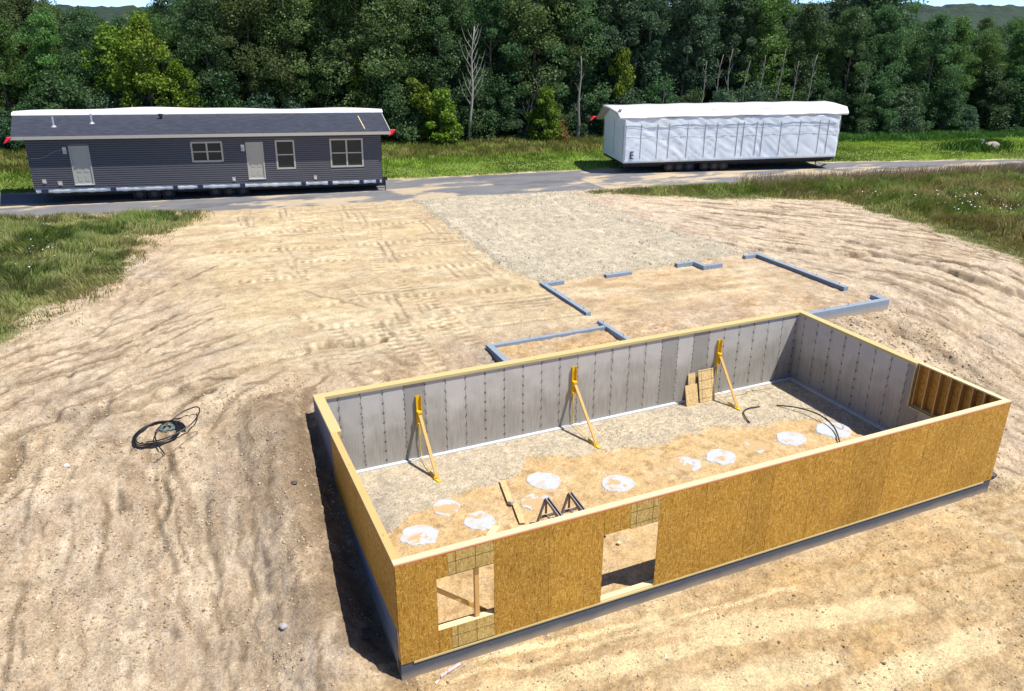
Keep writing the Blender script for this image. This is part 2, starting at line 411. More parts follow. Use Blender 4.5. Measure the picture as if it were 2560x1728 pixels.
# leaves, bark, grass
def leaf_mat(name, dark, light, trans=.42):
    m, nt, b = new_mat(name); n = N(nt)
    at = n.node('ShaderNodeAttribute', attribute_name='Col'); oi = n.node('ShaderNodeObjectInfo')
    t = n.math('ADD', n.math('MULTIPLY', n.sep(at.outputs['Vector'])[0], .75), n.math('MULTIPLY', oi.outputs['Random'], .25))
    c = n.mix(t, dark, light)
    hs = n.node('ShaderNodeHueSaturation'); n.put(hs.inputs['Color'], c)
    n.put(hs.inputs['Hue'], n.math('ADD', .482, n.math('MULTIPLY', oi.outputs['Random'], .036)))
    n.put(hs.inputs['Value'], n.math('ADD', .78, n.math('MULTIPLY', n.math('FRACT', n.math('MULTIPLY', oi.outputs['Random'], 7.3)), .46)))
    nt.links.new(hs.outputs[0], b.inputs['Base Color']); b.inputs['Roughness'].default_value = .55; b.inputs['Specular IOR Level'].default_value = .35
    tr = n.node('ShaderNodeBsdfTranslucent'); nt.links.new(hs.outputs[0], tr.inputs[0])
    mx = n.node('ShaderNodeMixShader'); mx.inputs[0].default_value = trans
    nt.links.new(b.outputs[0], mx.inputs[1]); nt.links.new(tr.outputs[0], mx.inputs[2])
    out = [x for x in nt.nodes if x.type == 'OUTPUT_MATERIAL'][0]; nt.links.new(mx.outputs[0], out.inputs[0])
    return m
M['leaf_oak'] = leaf_mat('leaf_oak', (.052, .092, .026), (.165, .235, .075))
M['leaf_dark'] = leaf_mat('leaf_dark', (.036, .086, .032), (.120, .220, .080))
M['leaf_mid'] = leaf_mat('leaf_mid', (.050, .118, .028), (.150, .275, .068))
M['leaf_yellow'] = leaf_mat('leaf_yellow', (.085, .150, .012), (.215, .300, .030), .35)
M['leaf_blue'] = leaf_mat('leaf_bluegreen', (.046, .098, .054), (.145, .240, .125))
M['leaf_rust'] = leaf_mat('leaf_rust', (.20, .09, .03), (.34, .16, .06))
M['bark'] = simple('bark', (.15, .125, .10), .95, var=.45, scale=5, bump=.8, bscale=12)
M['birch_white'] = simple('white_birch_bark', (.34, .33, .29), .9, var=.4, scale=6)
M['birch'] = simple('pale_dead_bark', (.24, .225, .195), .9, var=.35, scale=6)
def attr_mat(name, trans=.3):
    m, nt, b = new_mat(name); n = N(nt)
    at = n.node('ShaderNodeAttribute', attribute_name='Col'); nt.links.new(at.outputs['Color'], b.inputs['Base Color'])
    b.inputs['Roughness'].default_value = .65; b.inputs['Specular IOR Level'].default_value = .2
    tr = n.node('ShaderNodeBsdfTranslucent'); nt.links.new(at.outputs['Color'], tr.inputs[0])
    mx = n.node('ShaderNodeMixShader'); mx.inputs[0].default_value = trans
    nt.links.new(b.outputs[0], mx.inputs[1]); nt.links.new(tr.outputs[0], mx.inputs[2])
    out = [x for x in nt.nodes if x.type == 'OUTPUT_MATERIAL'][0]; nt.links.new(mx.outputs[0], out.inputs[0])
    return m
M['blades'] = attr_mat('grass_blades'); M['clod'] = attr_mat('clod_soil', 0)

# ------------------------------------------------------------------ terrain
def base(x, y):
    z = -0.2 + 2.45*ss((y+.5)/10.5); zr = 2.42 - .0075*np.clip(x, -60, 110)
    k = ss((y-12)/14)
    return z*(1-k) + zr*k + np.where(y < 0, .02*np.maximum(y, -40), 0)
ROAD_F = [(-60, 45.2), (-30, 39.6), (-10.5, 34.5), (2.0, 31.9), (19.6, 29.9), (34.8, 28.0), (53.4, 25.3), (75, 21.6), (110, 15.5)]
ROAD_B = [(-60, 52.0), (-30, 46.0), (-11.6, 41.6), (2.0, 39.3), (13.3, 37.4), (25.3, 36.2), (42.4, 32.4), (57.0, 28.2), (78, 24.6), (112, 18.8)]
def rf(x): return np.interp(x, *zip(*ROAD_F))
def rb(x): return np.interp(x, *zip(*ROAD_B))
GRAVEL = [(10.0, 31.3), (12.1, 31.6), (19.5, 30.3), (19.1, 25.6), (19.9, 20.5), (20.5, 14.95), (18.3, 14.75), (13.2, 14.75), (10.3, 14.75), (9.6, 17.6), (9.8, 23.0), (9.9, 27.0)]
GL = [(-8.3, 16), (-7.6, 17.1), (-6.9, 19), (-5.9, 20.2), (-5.2, 21), (-4.7, 23.5), (-3.9, 26), (-4.4, 28), (-2.5, 29.5), (-1.2, 31.7), (-4.4, 32.9), (-6.5, 33.5), (-11, 34.5), (-30, 39.5), (-40, 40), (-40, 10), (-20, 10)]
GR = [(19.7, 29.8), (22.7, 27.6), (25.8, 25.4), (29.4, 23.9), (32.5, 22), (31.9, 18), (32.0, 15.6), (31.0, 12.3), (30.3, 9), (31.5, 0), (40, -10), (110, -10), (110, 14.8), (75, 21.2), (53.4, 24.9), (34.8, 27.6)]
GARAGE = [(10.0, 7.8), (20.7, 7.8), (20.5, 14.6), (10.0, 14.6)]
PORCH = [(5.9, 7.8), (9.95, 7.8), (9.95, 9.5), (5.9, 9.5)]
RILLS = [([(3.0,11.6),(0.6,11.8),(-1.3,11.2),(-3.1,10.2),(-4.7,9.6),(-6.3,9.7),(-7.1,9.2),(-7.3,7.6)], .16, .20), ([(-4.4,20.9),(-5.5,15.6),(-6.4,11.7),(-7.1,9.8)], .12, .06),
 ([(-0.5,13.7),(-3.0,12.6),(-4.7,11.3),(-5.6,10.7)], .09, .06), ([(-4.5,3.5),(-4.2,3.0),(-3.7,2.3),(-3.2,1.6),(-3.1,0.9)], .05, .06), ([(-2.2,4.8),(-2.3,3.7),(-2.3,2.3),(-2.4,0.6)], .04, .06),
 ([(-6.1,4.3),(-6.2,3.4),(-5.9,1.9)], .05, .05), ([(22.5,14.8),(23.3,13.7),(25.4,12.5),(25.7,11.6),(26.2,10.0),(26.6,8.3),(27.6,7.1)], .20, .22), ([(18.2,22.6),(19.7,18.6),(21.1,15.8),(22.2,14.1)], .10, .10),
 ([(30.0,21.1),(30.8,18.4),(31.1,15.0),(30.3,11.8),(30.1,9.0)], .10, .08), ([(26.2,14.8),(26.6,12.2),(27.5,9.6),(29.0,8.2)], .14, .12), ([(20.0,6.7),(20.8,5.4),(21.2,3.8),(21.6,2.4)], .14, .12),
 ([(21.6,7.6),(22.4,5.8),(23.0,3.6)], .10, .09), ([(23.6, 9.5), (24.6, 7.2), (25.2, 4.6)], .09, .08), ([(22.2,22.0),(24.0,18.6),(25.4,15.4),(26.2,13.6)], .10, .07)]
TRACKS = [[(5.1,17.1),(5.0,11.7),(5.0,8.7)],[(5.6,16.9),(5.5,11.5),(5.5,8.9)],[(3.9,14.9),(3.9,10.3),(3.9,8.7)],[(0.7,13.0),(0.9,8.7)],[(1.7,13.2),(2.1,8.8)],[(-0.6,21.9),(4.1,20.7),(11.0,20.1)],
 [(-0.7,19.4),(3.7,18.9),(9.5,17.9)],[(0.4,15.6),(4.5,15.5),(9.3,14.4)],[(0.2,12.0),(3.2,11.9),(6.7,12.0)],[(0.9,13.5),(3.8,13.0),(6.8,13.1)],[(3.0,32.1),(1.4,23.9),(0.4,19.0)],[(4.3,31.6),(2.7,23.4),(1.6,18.0)],
 [(1.1,31.7),(-0.1,24.6),(-0.7,20.6)],[(5.6,31.0),(3.6,20.2)],[(-1.1,26.6),(3.4,26.6),(9.9,25.9)],[(-1.3,23.9),(3.9,23.0),(9.5,22.3)],[(7.3,29.2),(4.7,18.5)],[(2.9,17.2),(3.1,12.0),(3.3,9.0)]]
GTR = [[(10.7,25.6),(10.4,20.3),(11.8,15.2)],[(11.9,26.2),(11.6,19.9),(13.2,14.8)],[(14.2,27.5),(13.7,20.6),(15.0,15.4)],[(17.5,28.7),(16.1,21.5),(17.3,15.2)],[(10.8,27.8),(15.4,27.1),(18.8,26.9)]]
RTR = [[(19.6,25.4),(25.2,20.7),(27.6,13.0),(28.5,7.8)],[(19.2,23.2),(23.3,18.4),(26.0,12.8),(26.9,6.6)],[(25.5,23.0),(28.7,18.1),(29.4,12.2),(30.1,9.0)],[(21.0,13.6),(22.5,9.5),(25.1,5.2)],[(21.1,14.2),(24.2,10.0),(26.1,6.0)],[(21.0,12.8),(22.4,7.4),(23.5,3.9)],
 [(20.0,24.6),(24.3,19.7),(26.8,13.4),(27.7,7.4)],[(22.4,23.4),(27.0,18.4),(28.6,12.4),(29.3,8.0)]]
LTR = [[(0.4,17.9),(-3.1,14.6),(-6.1,11.0),(-7.4,8.8)],[(-0.4,19.3),(-3.8,15.7),(-6.7,11.9),(-7.6,10.5)],[(-1.1,22.1),(-4.0,18.6),(-6.3,14.4),(-7.8,11.7)],[(-5.0,10.5),(-5.7,6.8),(-6.1,4.6)],[(-4.1,10.1),(-4.7,6.6),(-4.9,4.2)],[(0.5,11.4),(-2.7,10.7),(-5.5,8.7),(-7.3,6.6)],
 [(1.6,9.9),(-2.2,9.9),(-4.5,8.8)],[(-6.5,8.7),(-6.7,5.9),(-6.8,2.8)],[(-2.8,6.0),(-3.2,3.7),(-3.2,1.6)],[(-3.6,8.0),(-4.0,5.2),(-4.0,2.2)],[(-1.9,7.6),(-2.0,4.4),(-2.2,1.2)]]
FLIGHT = [([(1.4,-1.0),(3.4,-1.3),(5.6,-1.6),(7.3,-1.8)], .22), ([(6.3,-1.3),(8.3,-1.8),(10.3,-2.3),(10.9,-2.5)], .30), ([(8.1,-3.8),(9.8,-3.9),(11.6,-3.9)], .35), ([(1.7,-0.1),(3.7,-0.3),(5.6,-0.6)], .10), ([(.7,-.3),(2.5,-.6),(5.5,-.8),(9.0,-1.0)], .07), ([(5.0,-2.6),(6.6,-2.9),(8.0,-3.0)], .3)]
# grid lines: fine near the site, growing outwards
def axis_lines(a0, a1, step, g0, g1):
    inner = list(np.arange(a0, a1, step)); s = step; out = []; x = a1
    while x < g1: out.append(x); s *= 1.22; x += s
    out.append(g1); s = step; x = a0; lo = []
    while x > g0: s *= 1.22; x -= s; lo.append(max(x, g0))
    return np.array(lo[::-1] + inner + out)
gx = axis_lines(-11.5, 33.0, .06, -700, 1100)
yin = list(np.arange(-7.0, 12, .048)) + list(np.arange(12, 24, .075)) + list(np.arange(24, 33, .12))
s = .12; y = 33.0; hi = []
while y < 1500: hi.append(y); s = min(s*1.09, 60); y += s
lo = []; s = .048; y = -7.0
while y > -300: s *= 1.25; y -= s; lo.append(y)
gy = np.array(lo[::-1] + yin + hi)
X, Y = np.meshgrid(gx, gy)
Z = base(X, Y)
sub = (X > -12) & (X < 34) & (Y > -9) & (Y < 40)
near = sub.copy()
d_g = sdist(X, Y, GRAVEL); d_gl = sdist(X, Y, GL); d_gr = sdist(X, Y, GR)
edge_n = (fbm(X, Y, .9, 4, 5) - .5)*1.7
wobL = d_gl + edge_n*1.3; wobR = d_gr + edge_n*.9; wobG = d_g + (fbm(X, Y, 1.6, 4, 9)-.5)*.8
mroadz = (Y > rf(X)-.5) & (Y < rb(X)+.5)
grass = np.maximum(sm(-.3, .5, wobL), sm(-.2, .35, wobR)); grass = np.maximum(grass, sm(0, .4, Y - rb(X) + edge_n*.25))
# the mound with the grey stone in the far lawn
Z += .35*np.exp(-(((X-58.5)/1.6)**2 + ((Y-32.9)/1.0)**2))
# roughness zones
pad = sm(9.0, 11.5, Y) * (1-sm(9.5, 11, X)*sm(14.2, 15, Y)) * sm(-3.5, -.5, X + (Y-12)*.05) * (1-sm(21, 23, X))
rough = np.clip(1 - pad, 0, 1)
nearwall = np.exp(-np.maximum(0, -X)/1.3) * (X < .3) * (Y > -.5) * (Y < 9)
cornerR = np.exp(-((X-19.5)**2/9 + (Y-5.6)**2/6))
fb = fbm(X, Y, .55, 5, 1)-.5; fm = fbm(X, Y, 2.2, 5, 21, .6)-.5; ff = fbm(X, Y, 7.5, 4, 31, .65)-.5
front = (Y < 0) | ((X > L) & (Y < 3))
# streaks run the way the water and the machines went
def streak(ang, f, seed):
    c, s_ = math.cos(ang), math.sin(ang); u = X*c + Y*s_; v = -X*s_ + Y*c
    return fbm(u*.16, v, f, 4, seed, .6) - .5
stL = streak(math.radians(58), 4.0, 41); stR = streak(math.radians(112), 4.0, 51); stF = streak(math.radians(-8), 3.6, 61); stV = streak(math.radians(82), 5.0, 71)
wl = (X < 1)*sm(8, 12, Y); wv = (X < 1)*(1-sm(7, 10, Y)); wr = sm(17, 21, X)*(Y > 0); wf = (1-sm(-.3, .3, Y))
st = wl*stL + wv*stV + wr*stR + wf*stF
wall_gap = sm(0, .5, np.maximum(np.maximum(-X, X-L), np.maximum(-Y, Y-W)))
crust = fbm(X, Y, 5.0, 5, 33, .68)-.5
rg = 1-np.abs(2*fbm(X, Y, 1.7, 4, 35, .55)-1); crk = sm(.90, .985, rg)
clump = sm(.40, .62, fbm(X, Y, .75, 3, 37))
calm = 1-.8*wr*(1-np.clip(cornerR*1.5, 0, 1))
def ridge(ang, f, seed, stretch=.10):
    c, s_ = math.cos(ang), math.sin(ang); u = X*c + Y*s_; v = -X*s_ + Y*c
    u = u + (fbm(X, Y, .35, 2, seed+7)-.5)*1.2; v = v + (fbm(X, Y, .45, 3, seed+9)-.5)*1.5
    return 1-np.abs(2*fbm(u*stretch, v, f, 3, seed, .5)-1)
lin = np.maximum.reduce([wl*sm(.90, .975, ridge(math.radians(58), .9, 511)), wv*sm(.90, .975, ridge(math.radians(84), 1.0, 521)), wr*sm(.90, .975, ridge(math.radians(115), .8, 531)), wr*sm(.91, .98, ridge(math.radians(108), 1.5, 541)), wf*sm(.95, .99, ridge(math.radians(-8), 1.2, 551))*.6])
lin = lin*sm(.40, .60, fbm(X, Y, .5, 3, 561))*rough
D = -lin*.012 + fb*.04 + rough*calm*(fm*.02 + st*.022) + (1-rough)*fm*.02 + ff*(.02 + .035*rough*calm) + crust*rough*calm*(.05+.12*clump)*(1 + .6*nearwall + 1.2*cornerR) + crust*.02 + cornerR*(fm*.16) - crk*rough*.035
# flow pattern on the pad: fine graded ridges
D += pad*(streak(math.radians(-6), 3.4, 81)*.035*sm(.42, .6, fbm(X, Y, .25, 2, 83)) + streak(math.radians(86), 3.0, 91)*.035*sm(.42, .6, fbm(X, Y, .25, 2, 93)))
for pts, w, dep in [(p_, w_*(1.9 if d_ > .11 else 1.5), d_) for p_, w_, d_ in RILLS]:
    jx = (fbm(X, Y, .9, 3, 101)-.5)*.7; dd, _ = polydist(X+jx, Y+(fbm(X, Y, .9, 3, 111)-.5)*.7, pts)
    wv_ = w*(.5 + fbm(X, Y, 1.3, 2, 121)); D -= 1.3*dep*np.exp(-(dd/(wv_*.8))**4)*(.35+1.1*fbm(X, Y, 1.0, 2, 131))
tone = np.zeros_like(X)
for pts in TRACKS:
    dd, al = polydist(X, Y, pts); on = sm(.26, .20, dd); lug = .5+.5*np.sin(al*2*PI/.34)
    fade = sm(.25, .6, fbm(X, Y, .55, 2, int(pts[0][0]*10)+300))
    D -= on*fade*(.012 + .016*lug); D += np.exp(-((dd-.30)/.05)**2)*.018*fade; tone += on*fade*(.45-.9*lug)*.55
for pts in GTR:
    for off in (0, 1.5):
        dd, al = polydist(X+off, Y, pts); D -= sm(.20, .08, dd)*.03*sm(-.1, .3, wobG); tone += sm(.2, .1, dd)*.12*sm(0, .4, wobG)
for pts in RTR + LTR:
    jx = (fbm(X, Y, .5, 3, 141)-.5)*.9; dd, al = polydist(X+jx, Y+jx*.6, pts); k = sm(.2, .6, fbm(X, Y, .8, 2, 151))
    k = k*sm(.45, .6, fbm(X, Y, 1.6, 3, 153)); D -= np.exp(-(dd/.09)**2)*.018*k; D += np.exp(-((dd-.2)/.06)**2)*.010*k; tone -= np.exp(-(dd/.06)**2)*.9*k
JX = (fbm(X, Y, 1.5, 4, 811)-.5); JY = (fbm(X, Y, 1.5, 4, 821)-.5); JW = fbm(X, Y, .9, 3, 831)
LINE = np.zeros_like(X); PALE_ = np.zeros_like(X)
def stroke(pts, w, dep, k=1.0, pale=.5, jag=.5):
    a = np.array(pts); m = w*6+.6
    i0, i1 = np.searchsorted(gx, [a[:, 0].min()-m, a[:, 0].max()+m]); j0, j1 = np.searchsorted(gy, [a[:, 1].min()-m, a[:, 1].max()+m])
    sl_ = (slice(max(0, j0), j1), slice(max(0, i0), i1)); x_, y_ = X[sl_]+JX[sl_]*jag, Y[sl_]+JY[sl_]*jag
    d, al = polydist(x_, y_, pts); tot = sum(math.hypot(p[0]-q[0], p[1]-q[1]) for p, q in zip(pts[:-1], pts[1:]))
    tap = sm(0, .8, al)*sm(0, .8, tot-al); ww = w*1.35*(.5+1.1*JW[sl_])
    g = sm(1, .35, d/ww)*tap*k*sm(.30, .48, JW[sl_]); D[sl_] -= g*dep*.35; LINE[sl_] = np.maximum(LINE[sl_], g)
    PALE_[sl_] = np.maximum(PALE_[sl_], np.exp(-((d-ww*2.6)/(ww*1.8))**2)*tap*pale*k)
rl = random.Random(31)
def flow(x, y):
    if x < 1: t = float(sm(7, 11, np.array(y))); return (-.78*t-.02+.10*math.sin(x*1.3), -.42*t-1*(1-t))
    t = float(sm(8, 20, np.array(y))); return (.28+.42*t, -.95+.15*t)
def march(x, y, ln):
    pts = [(x, y)]
    for i in range(int(ln/.6)):
        fx, fy = flow(x, y); h = math.hypot(fx, fy); x += .6*fx/h+rl.uniform(-.07, .07); y += .6*fy/h+rl.uniform(-.07, .07); pts.append((x, y))
    return pts
for i in range(34): stroke(march(rl.uniform(-5.5, 2.2), rl.uniform(9.5, 19), rl.uniform(2.5, 8)), rl.uniform(.05, .10), .035, rl.uniform(.35, .9), .5, .35)
for i in range(40): stroke(march(rl.uniform(-7.2, -.9), rl.uniform(2, 8.6), rl.uniform(1.0, 4.5)), rl.uniform(.035, .07), .03, rl.uniform(.4, .95), .4, .45)
for i in range(60):
    y = rl.uniform(6, 26); x0_ = 20.9+max(0, (14-y))*.05 - max(0, y-15)*.15; x1_ = 31-abs(y-14)*.25; stroke(march(rl.uniform(x0_, x1_), y, rl.uniform(3, 9)), rl.uniform(.06, .16), .05, rl.uniform(.45, 1), .7, .5)
for i in range(26): stroke(march(rl.uniform(17.2, 24), rl.uniform(-1, 7), rl.uniform(1.5, 4)), rl.uniform(.04, .09), .05, rl.uniform(.5, .95), .5, .4)
for i in range(26):
    x = rl.uniform(0, 13); y = -rl.uniform(.5, 4.6); l_ = rl.uniform(1.5, 6); stroke([(x, y), (x+l_*.5, y-.06*l_), (x+l_, y-.11*l_)], rl.uniform(.03, .06), .02, rl.uniform(.3, .7), .9, .25)
for i in range(46):
    a_ = rl.choice([math.radians(-6), math.radians(-4), math.radians(84), math.radians(90)]); x = rl.uniform(0, 9); y = rl.uniform(9.5, 30); l_ = rl.uniform(1.5, 6)
    for o_ in (0, .32): stroke([(x, y+o_ if abs(a_) < 1 else y), (x+(0 if abs(a_) < 1 else o_)+l_*math.cos(a_), y+(o_ if abs(a_) < 1 else 0)+l_*math.sin(a_))] if abs(a_) < 1 else [(x+o_, y), (x+o_+l_*math.cos(a_), y+l_*math.sin(a_))], rl.uniform(.04, .07), .02, rl.uniform(.3, .75), .6, .12)
light = np.zeros_like(X)
for pts, w in FLIGHT:
    dd, _ = polydist(X, Y+(fbm(X, Y, 1.1, 3, 161)-.5)*.35, pts); k = sm(w*1.25, w*.7, dd); light = np.maximum(light, k)
D = D*(1-.75*light) - light*.02
flat = np.maximum(sm(.15, -.1, np.abs(Y-(rf(X)+rb(X))/2) - (rb(X)-rf(X))/2), 0)
D *= near*(1 - flat)*sm(0, 1.5, np.minimum(np.minimum(X+11.5, 33-X), Y+7))*.94 + .0
# garage and porch fill is level, its soil just below the wall tops
gin = sm(0, .15, sdist(X, Y, GARAGE)); pin = sm(0, .1, sdist(X, Y, PORCH))
Z = Z*(1-gin) + (2.20)*gin; Z = Z*(1-pin) + 2.25*pin; D = D*(1-.45*np.maximum(gin, pin))
Z += wobG.clip(0, .3)*.2*(1-gin)
# soil kept below the plates along the back wall and heaped by the outside corners
bk = sm(.9, .1, np.abs(Y-W-.1))*((X > -1) & (X < L+1)); Z = np.where((Y > W-.1) & (bk > 0), np.minimum(Z, 2.22+0*Z), Z)
Z += .14*np.exp(-((X-18.2)**2/3.0+(Y-7.0)**2/.9))*(X > L)*(Y < 7.7)
Z += .50*np.exp(-((X+1.2)/.85)**2)*sm(-.5, .9, Y)*sm(9.0, 7.2, Y)*(X < .05)
Z -= .25*np.exp(-((X+.15)/.35)**2)*sm(.2, 1.2, Y)*sm(8.6, 7.6, Y)*(X < .05)
Z += D*(.35+.65*wall_gap)
Z -= .12*np.exp(-((Y+.1)/.8)**2)*(Y < .3)*(X > -.5)*(X < L+.3)
Z -= .06*sm(.05, .35, np.abs(Y-(rf(X)+rb(X))/2)*-1 + (rb(X)-rf(X))/2)
inside = (X > .1) & (X < L-.1) & (Y > .1) & (Y < W-.1)
Z = np.where(inside, -.45, Z)
ZG = Z
def gz(x, y):
    x = np.asarray(x, float); y = np.asarray(y, float)
    i = np.clip(np.searchsorted(gx, x)-1, 0, len(gx)-2); j = np.clip(np.searchsorted(gy, y)-1, 0, len(gy)-2)
    tx = (x-gx[i])/(gx[i+1]-gx[i]); ty = (y-gy[j])/(gy[j+1]-gy[j])
    return (ZG[j, i]*(1-tx)+ZG[j, i+1]*tx)*(1-ty) + (ZG[j+1, i]*(1-tx)+ZG[j+1, i+1]*tx)*ty
def g1(x, y): return float(gz(x, y))

# soil colours (albedo of the different earths, with some relief shade painted in)
def c3(*c): return np.array(c)
def lay(C, k, c): return C*(1-k[..., None]) + c*k[..., None]
C = np.ones(X.shape+(3,))*c3(.60, .455, .29)
big = fbm(X, Y, .28, 3, 201); mid = fbm(X, Y, .9, 4, 211); sml = .5+1.5*(fbm(X, Y, 3.2, 4, 221, .8)-.5)
C = lay(C, pad*.75, c3(.67, .515, .30))
C = lay(C, sm(.46, .68, mid)*.6, c3(.68, .54, .35))
C = lay(C, sm(.50, .72, fbm(X, Y, .7, 4, 231))*(.25+.55*rough), c3(.50, .425, .345))
C = lay(C, sm(.55, .75, fbm(X, Y, 1.5, 4, 241))*.45*rough, c3(.30, .215, .13))
C = lay(C, wf*.65, c3(.66, .485, .27))
C = lay(C, wf*sm(.5, .7, fbm(X, Y, .8, 3, 251))*.6, c3(.70, .47, .20))
C = lay(C, np.maximum(gin, pin)*.8, c3(.68, .48, .28)); C = lay(C, pin*.6, c3(.66, .43, .18))
C = lay(C, gin*sm(.5, .66, mid)*.5, c3(.71, .55, .39))
C = lay(C, wr*(1-sm(28, 40, X))*.6, c3(.64, .53, .40)); C = lay(C, wr*sm(12, 17, Y)*(1-grass)*.6, c3(.72, .62, .51))
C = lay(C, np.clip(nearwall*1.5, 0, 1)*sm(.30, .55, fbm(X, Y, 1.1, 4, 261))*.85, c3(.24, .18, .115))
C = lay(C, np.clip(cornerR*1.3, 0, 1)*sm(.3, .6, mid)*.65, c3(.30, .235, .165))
C = lay(C, np.clip(wv*sm(-7.0, -5.8, X)*(1-sm(-1.8, -.6, X))*.2, 0, 1), c3(.48, .375, .26))
C = lay(C, light*.85, c3(.78, .63, .40))
C = lay(C, (gin*sm(.5, .62, fbm(X*.5, Y*1.3, 2.0, 5, 583, .65)))*.5, c3(.47, .32, .17))
# rills: darker colour in the groove, sunlit cream painted along the sides
for pts, w, dep in [(p_, w_*(1.9 if d_ > .11 else 1.5), d_) for p_, w_, d_ in RILLS]:
    dd, _ = polydist(X+(fbm(X, Y, .9, 3, 101)-.5)*.7, Y+(fbm(X, Y, .9, 3, 111)-.5)*.7, pts)
    C = lay(C, sm(w*.75, w*.25, dd)*min(1, dep*9)*.9, c3(.21, .155, .10))
    C = lay(C, np.exp(-((dd-w*3)/(w*3))**2)*.25, c3(.60, .50, .37))
C = lay(C, rough*clump*sm(.54, .66, fbm(X, Y, 6.5, 4, 263, .65))*.62, c3(.27, .195, .125))
C = lay(C, rough*sm(.60, .70, fbm(X, Y, 5.0, 4, 265, .65))*.5, c3(.60, .50, .36))
C = lay(C, crk*rough*.45*calm, c3(.26, .19, .12)); C = lay(C, lin*.7, c3(.34, .25, .16))
C = lay(C, rough*sm(.51, .58, fbm(X, Y, .42, 6, 571))*.38*(1-.8*wf), c3(.52, .445, .375)); C = lay(C, rough*sm(.53, .60, fbm(X, Y, .5, 6, 573))*.6, c3(.74, .60, .42))
C = lay(C, rough*sm(.515, .56, fbm(X, Y, 1.1, 6, 575, .66))*.42, c3(.42, .305, .19)); C = lay(C, pad*sm(.52, .56, fbm(X*.6, Y*1.2, 1.1, 6, 577, .66))*.30, c3(.50, .37, .225))
C = lay(C, pad*sm(.52, .68, fbm(X*.35, Y, 1.1, 4, 267))*.65, c3(.76, .63, .42)); C = lay(C, pad*sm(.55, .7, fbm(X*.4, Y, 1.4, 4, 269))*.45, c3(.47, .345, .205))
C = lay(C, sm(.525, .56, st+.5)*rough*.38, c3(.43, .315, .20)); C = lay(C, sm(.525, .565, 1-(st+.5))*rough*.40, c3(.74, .61, .43))
C = lay(C, PALE_.clip(0, 1)*.55*(1-grass), c3(.78, .65, .47)); C = lay(C, LINE.clip(0, 1)*.9, c3(.25, .18, .11))
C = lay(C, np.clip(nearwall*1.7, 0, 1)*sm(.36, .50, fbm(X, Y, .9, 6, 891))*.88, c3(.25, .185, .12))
C = lay(C, wf*(X < 15)*.30, c3(.72, .50, .26))
C = lay(C, light*.9, c3(.86, .70, .45))
C *= (1 + .38*(sml-.5) + .20*(st)*rough + .30*streak(math.radians(-4), 3.0, 81)*pad)[..., None]
C *= (1 + np.clip(tone*1.0, -.5, .35))[..., None]
C *= (1 + np.clip(D, -.08, .08)*1.2)[..., None]  # relief shade put into the colour: hollows darker, humps lighter
gcol = np.ones_like(C)*c3(.11, .15, .035); gcol = gcol*(1 + .8*(sml-.5))[..., None]
lawn = (Y > rb(X))
gcol = np.where(lawn[..., None], np.ones_like(C)*c3(.14, .21, .035)*(1+.9*(fbm(X, Y, 1.4, 4, 271)-.5))[..., None], gcol)
gcol = np.where((Y > np.interp(X, [-60, -13.6, 17.3, 26.6, 37.8, 54, 66, 100, 150], [70, 59.6, 53.2, 51.6, 48.8, 44.6, 42.0, 33.5, 22])+4)[..., None], np.ones_like(C)*c3(.03, .05, .02), gcol)
C = lay(C, grass*.93, gcol)
roadside = sm(.9, .2, np.abs(Y-rf(X)+.3))*(X > -3)*(X < 20)
C = lay(C, roadside*.3, c3(.55, .45, .30))
gravm = wobG > 0
Cg = np.ones_like(C)*c3(.66, .595, .465)*(1+.35*(sml-.5)+.25*(mid-.5))[..., None]*(1+tone[..., None]*.7)
Cg = lay(Cg, sm(.35, .0, wobG)*.5, c3(.50, .40, .26))
C = np.where(gravm[..., None], Cg, C)
ny, nx = X.shape
idx = np.arange(nx*ny).reshape(ny, nx)
Q = np.stack([idx[:-1, :-1], idx[:-1, 1:], idx[1:, 1:], idx[1:, :-1]], -1).reshape(-1, 4)
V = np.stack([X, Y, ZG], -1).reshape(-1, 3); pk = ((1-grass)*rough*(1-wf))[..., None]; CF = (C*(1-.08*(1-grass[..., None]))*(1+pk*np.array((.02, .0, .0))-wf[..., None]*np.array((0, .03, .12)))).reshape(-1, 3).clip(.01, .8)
gq = (gravm.reshape(-1)[Q].sum(1) >= 2)
def subset(F):
    u, inv = np.unique(F.ravel(), return_inverse=True); return u, inv.reshape(F.shape)
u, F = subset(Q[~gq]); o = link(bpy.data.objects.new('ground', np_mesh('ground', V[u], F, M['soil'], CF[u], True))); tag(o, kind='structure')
u, F = subset(Q[gq]); o = link(bpy.data.objects.new('gravel_driveway', np_mesh('gravel_driveway', V[u], F, M['gravel'], CF[u], True))); tag(o, kind='structure')

